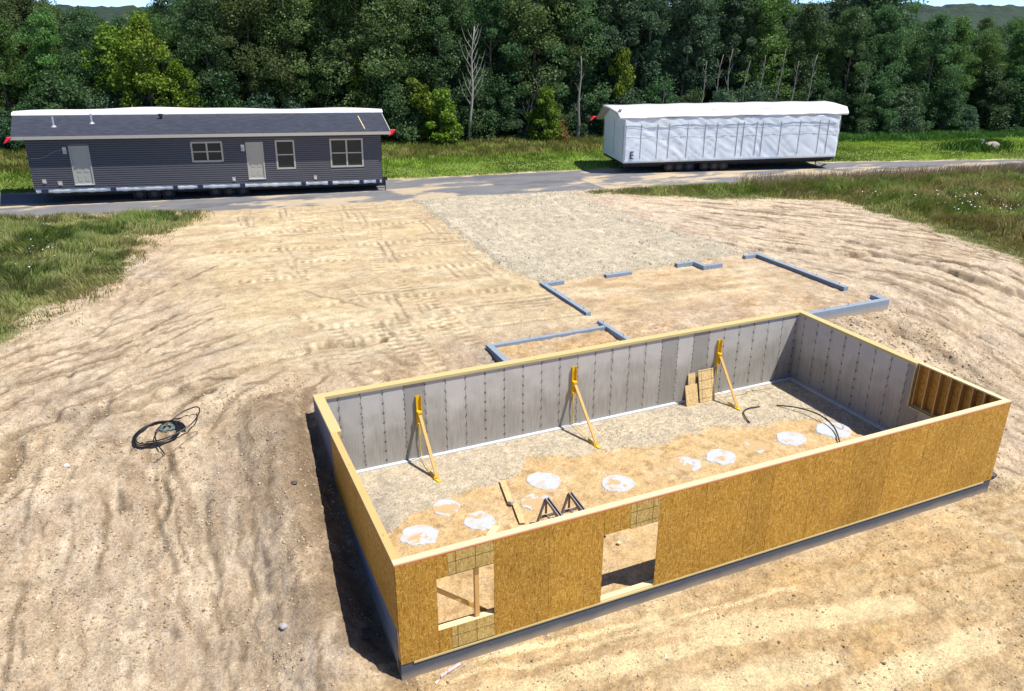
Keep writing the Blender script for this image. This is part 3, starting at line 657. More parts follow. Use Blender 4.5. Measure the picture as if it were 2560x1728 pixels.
# basement floor: crushed stone along the back, bare sand along the front
bx = np.arange(.1, L-.05, .06); by = np.arange(.1, W-.05, .05)
BX, BY = np.meshgrid(bx, by)
SANDLINE = [(.1, 3.9), (.97, 4.35), (1.5, 5.0), (3.0, 5.45), (5.0, 5.45), (5.6, 6.35), (7.0, 6.0), (9.0, 5.7), (10.7, 5.55), (11.8, 5.7), (13.9, 5.1), (15.1, 4.7), (16.0, 3.4), (16.6, 2.6)]
sl = np.interp(BX, *zip(*SANDLINE)) + (fbm(BX, BY, 1.2, 4, 401)-.5)*.9
grv = sm(-.12, .12, BY-sl)
bn = fbm(BX, BY, 1.1, 5, 411)-.5; bf = fbm(BX, BY, 8, 4, 421, .65)-.5
BZ = bn*.05*(1-grv*.6) + bf*.022 + grv*.02 - .02
for px_, py_ in ((1.66,4.02),(3.23,3.99),(2.67,4.90),(5.55,5.02),(4.95,4.15),(7.37,4.10),(9.70,4.17),(10.85,4.10),(12.20,4.18),(13.50,4.12),(15.08,4.05)):
    kp = sm(.75, .40, np.hypot(BX-px_, BY-py_)); BZ = BZ*(1-kp) + kp*(.004+bf*.008)
sandc = np.ones(BX.shape+(3,))*c3(.74, .51, .26); sandc = lay(sandc, sm(.5, .7, fbm(BX, BY, 1.4, 4, 431))*.6, c3(.78, .59, .36)); sandc = lay(sandc, sm(.58, .74, fbm(BX, BY, 4.2, 4, 441))*.5, c3(.38, .22, .09))
sandc *= (1+.5*bf)[..., None]
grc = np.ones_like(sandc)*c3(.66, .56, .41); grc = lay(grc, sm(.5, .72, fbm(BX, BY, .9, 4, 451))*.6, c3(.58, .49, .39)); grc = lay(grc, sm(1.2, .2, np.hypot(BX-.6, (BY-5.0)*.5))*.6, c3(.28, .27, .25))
grc = grc*(1 + .9*(fbm(BX, BY, 11, 3, 461, .8)-.5))[..., None]
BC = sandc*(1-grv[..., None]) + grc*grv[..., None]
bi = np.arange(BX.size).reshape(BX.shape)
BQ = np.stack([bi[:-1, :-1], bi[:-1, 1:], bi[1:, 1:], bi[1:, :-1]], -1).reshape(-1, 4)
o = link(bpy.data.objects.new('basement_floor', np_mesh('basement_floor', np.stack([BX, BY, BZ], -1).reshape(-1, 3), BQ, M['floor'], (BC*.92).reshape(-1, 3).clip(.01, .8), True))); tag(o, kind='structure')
def bz(x, y): return .0

# road
rx = np.concatenate([np.arange(-60, -14, 1.5), np.arange(-14, 62, .16), np.arange(62, 111, 1.5)]); rt = np.linspace(0, 1, 46)
RX, RT = np.meshgrid(rx, rt); RY = rf(RX)*(1-RT) + rb(RX)*RT
RZ = base(RX, RY) - .012 + .03*np.sin(RT*PI)
RC = np.ones(RX.shape+(3,))*c3(.165, .165, .178); RC = lay(RC, sm(.45, .7, fbm(RX, RY, .5, 4, 501))*.6, c3(.195, .19, .19))
RC = lay(RC, sm(.6, .72, fbm(RX*.25, RY, 1.2, 4, 505))*.5, c3(.085, .085, .10))
sf = fbm(RX*.45, RY*1.2, .8, 5, 511, .6)
spill = .56*np.exp(-((RX-7.0)/6.0)**2)*(1+.0*RT)
dist_e = (RY - rf(RX))
spill = spill*(.12+.88*sm(3.6, .5, dist_e)) + (sf-.5)*1.8 - .33
spill = np.maximum(spill, (.35 - dist_e)*.9*(RX < 22) + (sf-.5)*1.5)
spill = np.maximum(spill, .36*np.exp(-((RY-(rf(RX)+3.3))/.45)**2)*(RX < 16) + (sf-.5)*1.3 - .26)
RC = lay(RC, sm(0, .14, spill)*.88, c3(.55, .43, .28)); RC = lay(RC, sm(-.10, .05, spill)*.35, c3(.42, .35, .26))
ri = np.arange(RX.size).reshape(RX.shape)
RQ = np.stack([ri[:-1, :-1], ri[:-1, 1:], ri[1:, 1:], ri[1:, :-1]], -1).reshape(-1, 4)
o = link(bpy.data.objects.new('road', np_mesh('road', np.stack([RX, RY, RZ], -1).reshape(-1, 3), RQ, M['asphalt'], RC.reshape(-1, 3), True))); tag(o, kind='structure')

# distant wooded hills
hx = np.linspace(-500, 1700, 260); hy = np.linspace(620, 1300, 90); HX, HY = np.meshgrid(hx, hy)
ridge = sm(620, 980, HY)
HZ = -6 + ridge*(17 + 16*fbm(HX, HY, .0026, 3, 601) + 9*sm(560, 900, HX)*1.0) + 20*(fbm(HX, HY, .026, 3, 611)-.5)*ridge
mh, nt, b = new_mat('far_woodland'); n = N(nt)
c = n.ramp(n.noise(n.coord(), .06, 6, .7), [(.35, (.010, .026, .018)), (.55, (.022, .050, .026)), (.75, (.040, .075, .034))])
nt.links.new(c, b.inputs['Base Color']); nt.links.new(n.bump(n.noise(n.coord(), .12, 5, .7), 1, 6), b.inputs['Normal'])
hi_ = np.arange(HX.size).reshape(HX.shape); HQ = np.stack([hi_[:-1, :-1], hi_[:-1, 1:], hi_[1:, 1:], hi_[1:, :-1]], -1).reshape(-1, 4)
o = link(bpy.data.objects.new('hills', np_mesh('hills', np.stack([HX, HY, HZ], -1).reshape(-1, 3), HQ, mh, None, True))); tag(o, kind='structure')

# ------------------------------------------------------------------ basement foundation
fd = empty('basement_foundation'); tag(fd, 'long rectangular poured concrete basement foundation with yellowish timber plates on its tall walls', 'foundation')
ZC = H-.09
def part(name, mat, parent, boxes, bevel=0, label=None):
    mb = MB()
    for a, b_ in boxes: mb.box(a, b_)
    o = mb.build(name, mat, parent, bevel=bevel)
    if label: o['label'] = label
    return o
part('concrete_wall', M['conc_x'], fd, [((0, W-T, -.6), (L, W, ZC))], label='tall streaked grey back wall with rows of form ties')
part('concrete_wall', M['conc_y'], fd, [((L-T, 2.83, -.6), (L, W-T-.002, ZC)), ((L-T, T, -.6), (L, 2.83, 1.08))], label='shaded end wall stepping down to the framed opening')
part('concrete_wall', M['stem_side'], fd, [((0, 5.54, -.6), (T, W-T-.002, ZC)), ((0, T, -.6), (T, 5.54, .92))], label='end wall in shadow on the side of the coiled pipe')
part('stem_wall', M['stem_front'], fd, [((0, 0, -.6), (L, T-.002, .055)), ((0, 0.001, .055), (.26, T-.004, .115)), ((L-.3, 0.001, .055), (L, T-.004, .115))], label='low dark blue-grey stem wall under the golden panels')
part('footing', M['footing'], fd, [((T, W-T-.13, -.2), (L-T-.13, W-T-.003, .045)), ((L-T-.13, T, -.2), (L-T-.003, W-T-.003, .047))])
part('sill_plate', M['treated_x'], fd, [((0, W-.24, ZC+.003), (5.6, W+.01, H)), ((5.603, W-.24, ZC+.003), (11.2, W+.01, H)), ((11.203, W-.24, ZC+.003), (L+.005, W+.01, H))], bevel=.004)
part('sill_plate', M['treated_y'], fd, [((L-.24, 2.78, ZC+.003), (L+.005, W-.243, H)), ((L-.22, 2.785, 1.10), (L-.005, 2.828, ZC)), ((L-.22, T, 1.083), (L-.005, 2.78, 1.12))], bevel=.004)
part('sill_plate', M['treated_y'], fd, [((-.005, 5.50, ZC+.003), (.26, W-.243, H)), ((-.003, 5.50, .96), (.24, 5.54, ZC)), ((.003, T, .923), (.2, 5.497, .96))], bevel=.004)
part('sill_plate', M['treated_x'], fd, [((.262, -.022, .058), (L-.302, T-.05, .104))], bevel=.003)
for i in range(22):
    x = .4+i*.77; MB().tube([(x, W+.035, H-.25), (x, W+.035, H+.035)], .009, 6).build('anchor_bolt', M['wire'], fd)

# front framed wall
fw = empty('framed_wall'); tag(fw, 'long golden strand board wall facing the viewer with a window hole and a door hole', 'wall')
OP = [(.80, 1.98, .67, 1.92), (4.47, 5.82, .145, 1.85)]
def sheets(parent, lst, mat):
    for (x0, x1, pieces) in lst:
        part('osb_sheet', mat, parent, [((a+.0015, -.013, z0), (b_-.0015, -.001, z1)) for a, b_, z0, z1 in pieces])
ZT = H-.05; ZB = .105
SH = [(0, .8, [(0, .8, ZB, ZT), (.797, 1.035, 1.92, ZT), (.797, 1.065, ZB, .67)])]
for x0, x1 in ((1.98, 3.2), (3.2, 4.47)): SH.append((x0, x1, [(x0, x1, ZB, ZT)]))
SH.append((4.47, 5.1, [(4.47, 5.1, 1.85, ZT)]))
for x0, x1 in ((5.82, 7.04), (7.04, 8.26), (8.26, 8.90), (8.90, 10.12), (10.12, 11.34), (11.34, 12.56), (12.56, 13.78), (13.78, 15.0), (15.0, L)): SH.append((x0, x1, [(x0, x1, ZB, ZT)]))
for x0, x1, pcs in SH:
    mb = MB()
    for a, b_, z0, z1 in pcs: mb.box((a+.0035, -.013, z0), (b_-.0035, -.001, z1))
    mb.build('osb_sheet', M['osb_x'], fw)
for a, b_, z0, z1 in ((1.038, 1.978, 1.92, ZT-.01), (1.068, 1.978, ZB+.02, .67), (5.103, 5.818, 1.82, ZT-.012)):
    o = part('patch_board', M['osb_grid'], fw, [((a, -.016, z0), (b_, -.002, z1))]); o['label'] = 'greenish strand board patch with black grid lines'
part('edge_seal', M['red_edge'], fw, [((0, -.0145, ZT+.001), (L, -.0005, ZT+.006))])
part('top_plate', M['pine_x'], fw, [((-.012, -.004, ZT+.013), (4.88, .145, H)), ((4.883, -.004, ZT+.013), (9.76, .145, H)), ((9.763, -.004, ZT+.013), (14.6, .145, H)), ((14.603, -.004, ZT+.013), (L+.012, .145, H))], bevel=.003)
part('top_plate', M['pine_x'], fw, [((0, .002, ZT-.032), (L, .142, ZT+.010))])
part('bottom_plate', M['pine_x'], fw, [((.16, .002, .108), (L-.16, .142, .146))])
xs = [i*.4064 for i in range(42)]+[L-.05]
for x in xs:
    if any(a-.02 < x+.019 < b_+.22 for a, b_, _, _ in OP): continue
    part('stud', M['stud'], fw, [((x, .004, .148), (x+.038, .140, ZT-.034))])
for a, b_, z0, z1 in OP:
    for x in (a-.040, b_+.14): part('trimmer', M['stud'], fw, [((x, .004, .148), (x+.038, .140, ZT-.034))])
    part('header', M['pine_x'], fw, [((a, .004, z1+.002), (b_, .140, z1+.24))])
part('window_sill', M['pine_x'], fw, [((.80, -.004, .632), (1.98, .142, .671))], bevel=.003)
part('centre_post', M['stud'], fw, [((1.60, .05, .673), (1.69, .14, 1.918))], bevel=.003)
mb = MB().bar((.72, .22, 1.60), (1.95, .30, .50), .035, .09); mb.build('diagonal_brace', M['brace_wood'], fw, bevel=.003)
# side framed walls
fr_ = empty('framed_wall'); tag(fr_, 'short open stud wall panel set into the right end of the concrete basement', 'wall')
part('osb_sheet', M['osb_y'], fr_, [((L+.001, .0, 1.10), (L+.013, 1.40, ZT))]); part('osb_sheet', M['osb_y'], fr_, [((L+.001, 1.403, 1.10), (L+.013, 2.80, ZT))])
part('top_plate', M['pine_y'], fr_, [((L-.145, .148, ZT+.012), (L+.012, 2.775, H+.002))], bevel=.003)
part('bottom_plate', M['stud_h'], fr_, [((L-.142, .146, 1.123), (L-.004, 2.775, 1.16))])
for y in (.20, .62, .97, 1.31, 1.66, 2.01, 2.38, 2.72):
    part('stud', M['stud'], fr_, [((L-.140, y, 1.162), (L-.004, y+.038, ZT+.010))])
fl_ = empty('framed_wall'); tag(fl_, 'strand board wall with teal sealed top edge along the left end of the basement', 'wall')
for y0, y1 in ((0, 1.22), (1.22, 2.44), (2.44, 3.66), (3.66, 4.88), (4.88, 5.52)):
    part('osb_sheet', M['osb_y'], fl_, [((-.013, y0+.002, .90), (-.001, y1-.002, ZT))])
part('edge_seal', M['teal_edge'], fl_, [((-.0145, 0, ZT+.001), (-.0005, 5.5, ZT+.012))])
part('top_plate', M['stud_h'], fl_, [((-.012, .148, ZT+.013), (.145, 5.497, H-.001))], bevel=.003)
part('bottom_plate', M['stud_h'], fl_, [((.004, .146, .963), (.142, 5.49, 1.0))])
for i in range(14):
    y = .2+i*.4064
    if y < 5.45: part('stud', M['stud'], fl_, [((.004, y, 1.002), (.140, y+.038, ZT+.010))])

# ------------------------------------------------------------------ garage and porch stem walls
GZ = 2.36
def stem(label, boxes, bolts, cut=None):
    r = empty('stem_wall', (boxes[0][0][0], boxes[0][0][1], 0)); tag(r, label, 'foundation wall', 'low garage and porch stem walls behind the basement')
    ox, oy = boxes[0][0][0], boxes[0][0][1]
    mb = MB()
    for a, b_ in boxes: mb.box((a[0]-ox, a[1]-oy, a[2]), (b_[0]-ox, b_[1]-oy, b_[2]))
    mb.build('concrete_body', M['stem_garage'], r, bevel=.012)
    for x, y, z in bolts:
        t = MB().tube([(x-ox, y-oy, z-.02), (x-ox, y-oy, z+.085)], .011, 6); t.build('anchor_bolt', M['wire'], r)
    return r
B0 = 1.6
stem('low L-shaped blue-grey concrete stem wall whose corner touches the gravel driveway', [((10.0, 10.85, B0), (10.2, 14.6, GZ)), ((10.203, 14.4, B0), (11.0, 14.6, GZ-.01))], [(10.1, 11.2, GZ), (10.1, 12.3, GZ), (10.1, 13.4, GZ), (10.1, 14.3, GZ)])
stem('short straight concrete stem wall piece half buried at the gravel edge', [((12.9, 14.42, B0), (14.1, 14.62, GZ-.03))], [(13.2, 14.5, GZ-.03)])
stem('zigzag concrete stem wall piece at the end of the gravel driveway', [((16.3, 14.45, B0), (17.3, 14.65, GZ+.02)), ((17.12, 13.75, B0), (17.32, 14.447, GZ+.018)), ((17.323, 13.75, B0), (18.1, 13.95, GZ+.02))], [(16.7, 14.55, GZ+.02), (17.7, 13.85, GZ+.02)])
stem('longest blue-grey stem wall running along the right side of the garage to a notched corner', [((20.35, 9.35, B0), (20.57, 14.55, GZ)), ((19.75, 14.35, B0), (20.347, 14.55, GZ-.01)), ((20.352, 8.25, B0), (20.568, 9.347, GZ-.17)), ((16.9, 7.60, B0-.6), (20.80, 7.82, GZ)), ((20.58, 7.823, B0), (20.80, 8.30, GZ))],
     [(20.46, 9.7, GZ), (20.46, 10.9, GZ), (20.46, 12.1, GZ), (20.46, 13.4, GZ), (17.8, 7.7, GZ), (18.9, 7.7, GZ), (20.69, 8.1, GZ)])
stem('stem wall framing three sides of the small orange sand porch', [((5.70, W+.012, B0-.5), (5.90, 9.55, GZ)), ((5.903, 9.40, B0), (9.95, 9.55, GZ-.01)), ((9.952, W+.012, B0), (10.12, 10.0, GZ))], [(10.03, 8.4, GZ), (10.03, 9.7, GZ), (7.2, 9.47, GZ-.01)])

# ------------------------------------------------------------------ footing pads showing through the sand
m, nt, b = new_mat('pad_concrete'); n = N(nt)
at = n.node('ShaderNodeAttribute', attribute_name='Col')
vm = n.node('ShaderNodeVectorMath', operation='SCALE'); n.put(vm.inputs[0], at.outputs['Color']); n.put(vm.inputs['Scale'], n.math('ADD', .75, n.math('MULTIPLY', n.noise(n.coord(), 14, 4, .7), .5)))
nt.links.new(vm.outputs[0], b.inputs['Base Color']); nt.links.new(n.bump(n.noise(n.coord(), 30, 4), .5, .01), b.inputs['Normal']); M['pad'] = m
PADS = [(1.66, 4.02, .50, .44, .30, 'round grey-white concrete footing pad nearest the corner of the two framed walls'), (3.23, 3.99, .42, .42, .42, 'broken-edged footing pad beside the wood offcut'),
        (2.67, 4.90, .36, .38, .62, 'crescent-shaped footing pad between the gravel and the corner pad'), (5.55, 5.02, .46, .46, .36, 'large footing pad at the tip of the gravel, above the steel stands'),
        (4.95, 4.15, .44, .40, .60, 'footing pad partly under sand, just left of the steel stands'), (7.37, 4.10, .48, .44, .45, 'oval footing pad right of the steel stands'),
        (9.70, 4.17, .44, .40, .60, 'ragged small footing pad, first to the right of the wide sand gap'), (10.85, 4.10, .48, .42, .38, 'fan-shaped footing pad between the ragged and the thin one'),
        (12.20, 4.18, .44, .38, .66, 'thin crescent footing pad left of the bright oval one'), (13.50, 4.12, .50, .42, .40, 'bright oval footing pad left of the curved black pipe'),
        (15.08, 4.05, .56, .50, .05, 'complete footing pad crossed by the curved black pipe')]
for i, (px, py, ra, rb_, cover, lab) in enumerate(PADS):
    nn, rr = 56, 16; vs = [(0, 0, .014)]; cs = []
    for r in range(1, rr+1):
        for k in range(nn):
            t = 2*PI*k/nn; rad = r/rr*(1 + .22*(float(vn(np.array(2.0*math.cos(t)+i*9), np.array(2.0*math.sin(t)+4.), 3))-.5) + .10*(random.random()-.5)*(r == rr))
            vs.append((ra*rad*math.cos(t), rb_*rad*math.sin(t), .014 if r < rr else -.02))
    F4 = [(0, 1+k, 1+(k+1) % nn, 1+(k+1) % nn) for k in range(nn)]
    fs = [(0, 1+k, 1+(k+1) % nn) for k in range(nn)] + [(1+(r-1)*nn+k, 1+r*nn+k, 1+r*nn+(k+1) % nn, 1+(r-1)*nn+(k+1) % nn) for r in range(1, rr) for k in range(nn)]
    me = bpy.data.meshes.new('footing_pad'); me.from_pydata(vs, [], fs); A = np.array(vs)
    nz = fbm(A[:, 0]+px*3, A[:, 1]+py*3, 2.6, 4, 700+i); sand = sm(.02, .10, cover*.70 - .08 - (1-nz)*.9*1.0 + .30 - .18*np.hypot(A[:, 0]/ra, A[:, 1]/rb_))
    # sand drifted over the pad is a real heap: it buries those parts
    film = np.clip(sand + .45*sm(.5, .7, fbm(A[:, 0]+px, A[:, 1]+py, 5.5, 4, 730+i)), 0, 1); A[:, 2] -= sand*.012*(cover > .5)
    me.vertices.foreach_set('co', A.astype(np.float32).ravel())
    ca = me.color_attributes.new('Col', 'FLOAT_COLOR', 'POINT'); cc = np.ones((len(A), 4), np.float32); cc[:, :3] = c3(.49, .52, .56)*(1-film[:, None]) + c3(.51, .355, .185)*film[:, None]
    ca.data.foreach_set('color', cc.ravel()); me.materials.append(M['pad']); me.update()
    o = link(bpy.data.objects.new('footing_pad', me)); o.location = (px, py, .012); tag(o, lab, 'footing pad', 'concrete footing pads in the basement floor')

# ------------------------------------------------------------------ wall braces
def brace(x, foot_y, label):
    r = empty('wall_brace', (x, foot_y, 0)); tag(r, label, 'wall brace', 'wall braces against the back wall')
    yw = W-T-foot_y
    mb = MB()                                   # yellow steel channel lying on the wall
    mb.box((-.075, yw-.012, 1.12), (.075, yw-.003, 2.02)); mb.box((-.075, yw-.075, 1.12), (-.066, yw-.012, 2.02)); mb.box((.066, yw-.075, 1.12), (.075, yw-.012, 2.02))
    ch = mb.build('wall_channel', M['yellow'], r)
    mb = MB().box((-.062, yw-.16, 1.50), (.062, yw-.014, 1.56)); mb.box((-.062, yw-.16, 1.42), (-.052, yw-.02, 1.50)); mb.box((.052, yw-.16, 1.42), (.062, yw-.02, 1.50))
    mb.build('seat_bracket', M['yellow'], ch)
    MB().bar((0, yw-.10, 1.50), (.06, .03, .05), .09, .04, up=(0, .3, 1)).build('timber', M['brace_wood'], r, bevel=.004)
    mb = MB().bar((.02, .10, .03), (.08, -.14, .018), .10, .012); mb.bar((.03, .03, .02), (.03, .05, .12), .12, .012); mb.build('foot_plate', M['yellow'], r)
    pts = spline([(-.01, yw-.05, 1.15), (-.02, yw-.07, .75), (.0, yw-.10, .16), (-.01, yw*.55, .10), (-.01, .16, .07)], 6)
    MB().tube(pts, .012, 6).build('rope', M['rope'], r)
    MB().tube([(-.01, yw-.05, 1.15), (-.015, yw-.06, .80)], .026, 6).build('turnbuckle', M['yellow'], r)
    MB().bar((-.01, .42, .07), (.0, .12, .04), .05, .05).build('lower_turnbuckle', M['yellow'], r)
    mb = MB().tube(spline([(-.35, yw-.06, .03), (-.1, yw-.14, .12), (.02, yw-.10, .14), (.2, yw-.10, .10), (.38, yw-.04, .017)], 5), .008, 5); mb.build('stake_wire', M['rust'], r)
    return r
brace(2.84, 6.26, 'yellow and timber wall brace nearest the left end, its foot on the gravel')
brace(7.80, 6.10, 'middle yellow wall brace, halfway along the streaked back wall')
brace(13.24, 6.40, 'yellow wall brace right beside the leaning strand board offcuts')

# leaning OSB offcuts
def board(name, label, x0, x1, yb, yt, z1, mat, notch=None):
    r = link(bpy.data.objects.new(name, None)); bpy.data.objects.remove(r)
    mb = MB(); th = .012
    def P(x, t, o): return (x, yb+(yt-yb)*t - o, .012 + z1*t)
    def quad(xa, xb, t0, t1):
        mb.add([P(xa, t0, 0), P(xb, t0, 0), P(xb, t1, 0), P(xa, t1, 0), P(xa, t0, th), P(xb, t0, th), P(xb, t1, th), P(xa, t1, th)], [(0,1,2,3),(7,6,5,4),(0,4,5,1),(1,5,6,2),(2,6,7,3),(3,7,4,0)])
    if notch: quad(x0, x1, 0, notch); quad(x0+.02+(x1-x0)*.45, x1, notch, 1)
    else: quad(x0, x1, 0, 1)
    o = mb.build(name, mat); tag(o, label, 'board', 'strand board offcuts leaning on the back wall'); return o
board('strand_board', 'larger leaning strand board offcut with black grid lines', 12.42, 13.02, 7.26, 7.52, 1.06, M['osb_pale'])
board('strand_board', 'smaller plain strand board offcut leaning at the far left of the pair', 11.86, 12.33, 7.22, 7.40, .66, M['osb_plank'])
board('strand_board', 'strand board offcut standing behind the smaller one, only its top showing', 12.08, 12.36, 7.42, 7.58, .98, M['osb_plank'])

# planks and offcuts on the sand
def flat_board(name, label, c4, z, th, mat, cat='board', group=None):
    cx = sum(p[0] for p in c4)/4; cy = sum(p[1] for p in c4)/4
    o = MB().prism([(p[0]-cx, p[1]-cy) for p in c4], 'z', 0, th).build(name, mat, bevel=.002); o.location = (cx, cy, z); tag(o, label, cat, group); return o
flat_board('wood_strip', 'strand board strip lying on the gravel edge, upper of the two', [(4.42, 5.48), (4.58, 5.42), (4.36, 4.39), (4.21, 4.44)], .035, .018, M['osb_plank'], 'board', 'strand board strips in the basement')
flat_board('wood_strip', 'strand board strip lying on the orange sand, lower of the two', [(4.30, 4.33), (4.45, 4.32), (4.27, 3.40), (4.11, 3.44)], .03, .018, M['osb_plank'], 'board', 'strand board strips in the basement')
flat_board('lumber_offcut', 'short pale lumber offcut lying just inside the front wall', [(3.14, 3.30), (3.46, 3.60), (3.60, 3.48), (3.28, 3.18)], .03, .045, M['pine_x'])
mb = MB().box((-.06, -.05, 0), (.06, .05, .09)); mb.box((-.05, .052, 0), (.02, .10, .05)); o = mb.build('concrete_lump', M['concrete_bit'], bevel=.012); o.location = (4.27, 4.33, .03); o.rotation_euler = (0, .1, .4); tag(o, 'small grey concrete block between the two strand board strips', 'concrete block')
for nm, lab, x, y in (('lumber_offcut', 'tiny wood offcut lying on the sand seen under the door header', 6.0, 1.75),):
    o = MB().box((-.05, -.04, 0), (.05, .04, .04)).build(nm, M['pine_x'], bevel=.003); o.location = (x, y, .0); o.rotation_euler = (0, 0, .5); tag(o, lab, 'board')

# steel trestle stands
def stand(x, y, label):
    r = empty('steel_stand', (x, y, 0)); tag(r, label, 'trestle', 'steel stands on the basement sand')
    top = Vector((0, 0, .78)); far = Vector((.34, -1.20, .10))
    mb = MB(); mb.bar((-.035, 0, .78), (-.035+.34, -1.2, .12), .028, .075); mb.bar((.045, 0, .78), (.045+.34, -1.2, .12), .028, .075); mb.bar((.005, 0, .75), (.345, -1.2, .09), .06, .012)
    mb.build('ramp_channel', M['steel'], r)
    for sx in (-.36, .36): MB().bar((sx*.08, .0, .74), (sx, -.10, .0), .05, .05).build('leg', M['steel'], r)
    MB().bar((.0, .0, .74), (.02, .05, .30), .05, .03).build('upright', M['steel'], r)
    MB().bar((-.22, -.055, .30), (.22, -.055, .30), .05, .05).build('cross_bar', M['steel'], r)
    MB().bar((.0, -.05, .30), (.30, -.62, .02), .05, .04).build('lower_strut', M['steel'], r)
    return r
stand(4.72, 3.18, 'grey steel A-frame stand on the basement sand, left of the pair')
stand(5.36, 3.16, 'grey steel A-frame stand on the basement sand, right of the pair')

# pipes and wires in the basement
def pipe(name, label, pts, r, mat, cat='pipe', group=None):
    o = MB().tube(spline(pts, 8), r, 8).build(name, mat, smooth=True); tag(o, label, cat, group); return o
pipe('pipe_piece', 'short black pipe piece bent like a C on the basement gravel', [(14.02, 6.19, .04), (13.6, 6.22, .05), (13.27, 6.08, .05), (13.08, 5.76, .05), (12.97, 5.42, .04)], .02, M['poly'])
pipe('pipe_piece', 'long curved black pipe reaching across the last footing pad', [(14.6, 6.05, .03), (14.95, 5.45, .14), (15.15, 4.7, .18), (15.05, 4.0, .12), (14.6, 3.3, .06)], .022, M['poly'])
for i, (a, lab) in enumerate([([(14.6, 7.3, .03), (14.9, 6.9, .06), (14.85, 6.5, .03), (15.1, 6.3, .05)], 'loose rusty wire on the gravel near the shaded corner'),
                              ([(15.1, 5.6, .03), (15.5, 5.1, .10), (15.35, 4.5, .05), (15.6, 4.2, .12), (15.3, 3.9, .05), (15.2, 4.3, .08)], 'tangled rusty wire over the last footing pad'),
                              ([(13.6, 7.2, .05), (14.1, 7.0, .12), (14.4, 7.25, .04), (15.4, 7.1, .05)], 'thin rusty wire along the foot of the back wall'),
                              ([(14.1, 6.7, .03), (14.2, 6.45, .07), (14.05, 6.3, .03)], 'short kinked wire above the C-shaped pipe')]):
    pipe('loose_wire', lab, a, .006, M['rust'], 'wire', 'loose wires in the basement')

# coil of black pipe on the left slope
def coilpts(lst, dz=.03, lift=0):
    return [(x, y, float(gz(np.array([x-.12, x, x+.12, x, x]), np.array([y, y, y, y-.12, y+.12])).max())+dz+lift*math.sin(PI*i/(len(lst)-1))) for i, (x, y) in enumerate(lst)]
ck = empty('pipe_coil', (-3.8, 8.0, 0)); tag(ck, 'loose coil of black plastic pipe lying on the sandy slope', 'pipe coil')
OUT = [(-3.23, 8.02), (-3.34, 8.3), (-3.6, 8.47), (-3.98, 8.51), (-4.33, 8.24), (-4.46, 7.94), (-4.35, 7.69), (-3.97, 7.6), (-3.61, 7.67), (-3.39, 7.97), (-3.41, 8.27), (-3.5, 8.41)]
def sub_(o, lst): return [(a-o[0], b_-o[1], c_-o[2]) for a, b_, c_ in lst]
o0 = (-3.8, 8.0, 0)
for k, (sc, dz) in enumerate(((1, .03), (.96, .055), (.91, .07), (1.03, .045))):
    q_ = [(-3.85+(x+3.85)*sc, 8.03+(y-8.03)*sc) for x, y in OUT]
    MB().tube(spline(sub_(o0, coilpts(q_, dz)), 8), .017, 7).build('pipe_turn', M['poly'], ck, smooth=True)
LOOP = [(-3.41, 8.27), (-3.5, 8.41), (-3.25, 8.57), (-2.91, 8.62), (-2.83, 8.42), (-2.99, 8.04), (-3.28, 7.81), (-3.76, 7.64), (-4.17, 7.70)]
MB().tube(spline(sub_(o0, coilpts(LOOP, .05, .16)), 8), .017, 7).build('pipe_turn', M['poly'], ck, smooth=True)
MB().tube(spline(sub_(o0, coilpts([(-3.3, 8.5), (-3.5, 8.41), (-3.79, 8.18), (-3.94, 7.86), (-3.92, 7.55), (-3.78, 7.19)], .05, .10)), 8), .017, 7).build('pipe_turn', M['poly'], ck, smooth=True)
mb = MB()
for k in range(16):
    a = RS.rand()*PI; t0 = [((-3.67+.20*math.cos(t)*math.cos(a)-.13*math.sin(t)*math.sin(a)*.9), (8.22+.15*math.cos(t)*math.sin(a)+.15*math.sin(t)*math.cos(a))) for t in np.linspace(0, 2*PI, 13)]
    mb.tube([(x, y, g1(x, y)+.03+.05*RS.rand()) for x, y in t0], .006, 4)
o = mb.build('wire_bundle', M['bundle']); tag(o, 'pale green bundle of tracer wire inside the black pipe coil', 'wire')
pipe('loose_wire', 'thin dark wire trailing away below the pipe coil', coilpts([(-4.05, 7.05), (-3.8, 7.19), (-3.58, 7.29), (-3.3, 7.52), (-3.07, 7.67), (-2.96, 7.75), (-3.01, 7.83), (-3.22, 7.83)], .02, .02), .007, M['rust'], 'wire')

# small litter outside
def scrap(name, label, x, y, sz, rot, mat, cat, group=None):
    sx, sy, sz_ = sz; o = MB().prism([(-sx, -sy), (sx*.9, -sy*.8), (sx, sy*.7), (-sx*.7, sy)], 'z', 0, sz_).build(name, mat, bevel=.004)
    o.location = (x, y, g1(x, y)+.01); o.rotation_euler = rot; tag(o, label, cat, group); return o
scrap('foam_offcut', 'longest pinkish foam offcut lying against the front stem wall', 1.05, -.10, (.17, .035, .03), (.2, 0, .28), M['foam'], 'foam offcut', 'foam offcuts by the corner')
scrap('foam_offcut', 'middle pinkish foam offcut, tucked behind the longest', .82, -.17, (.12, .03, .03), (0, .1, .45), M['foam'], 'foam offcut', 'foam offcuts by the corner')
scrap('foam_offcut', 'small white foam chip at the lower end of the foam pieces', .62, -.30, (.05, .02, .02), (0, 0, .6), M['white_scrap'], 'foam offcut', 'foam offcuts by the corner')
scrap('plastic_scrap', 'small white scrap lying alone on the front sand', 5.10, -1.62, (.07, .018, .01), (0, -.2, .9), M['white_scrap'], 'scrap')
mb = MB(); prof = [(.20*math.cos(t)*(1+.25*math.sin(3*t)), .13*math.sin(t)*(1+.2*math.cos(2*t))) for t in np.linspace(0, 2*PI, 15)[:-1]]
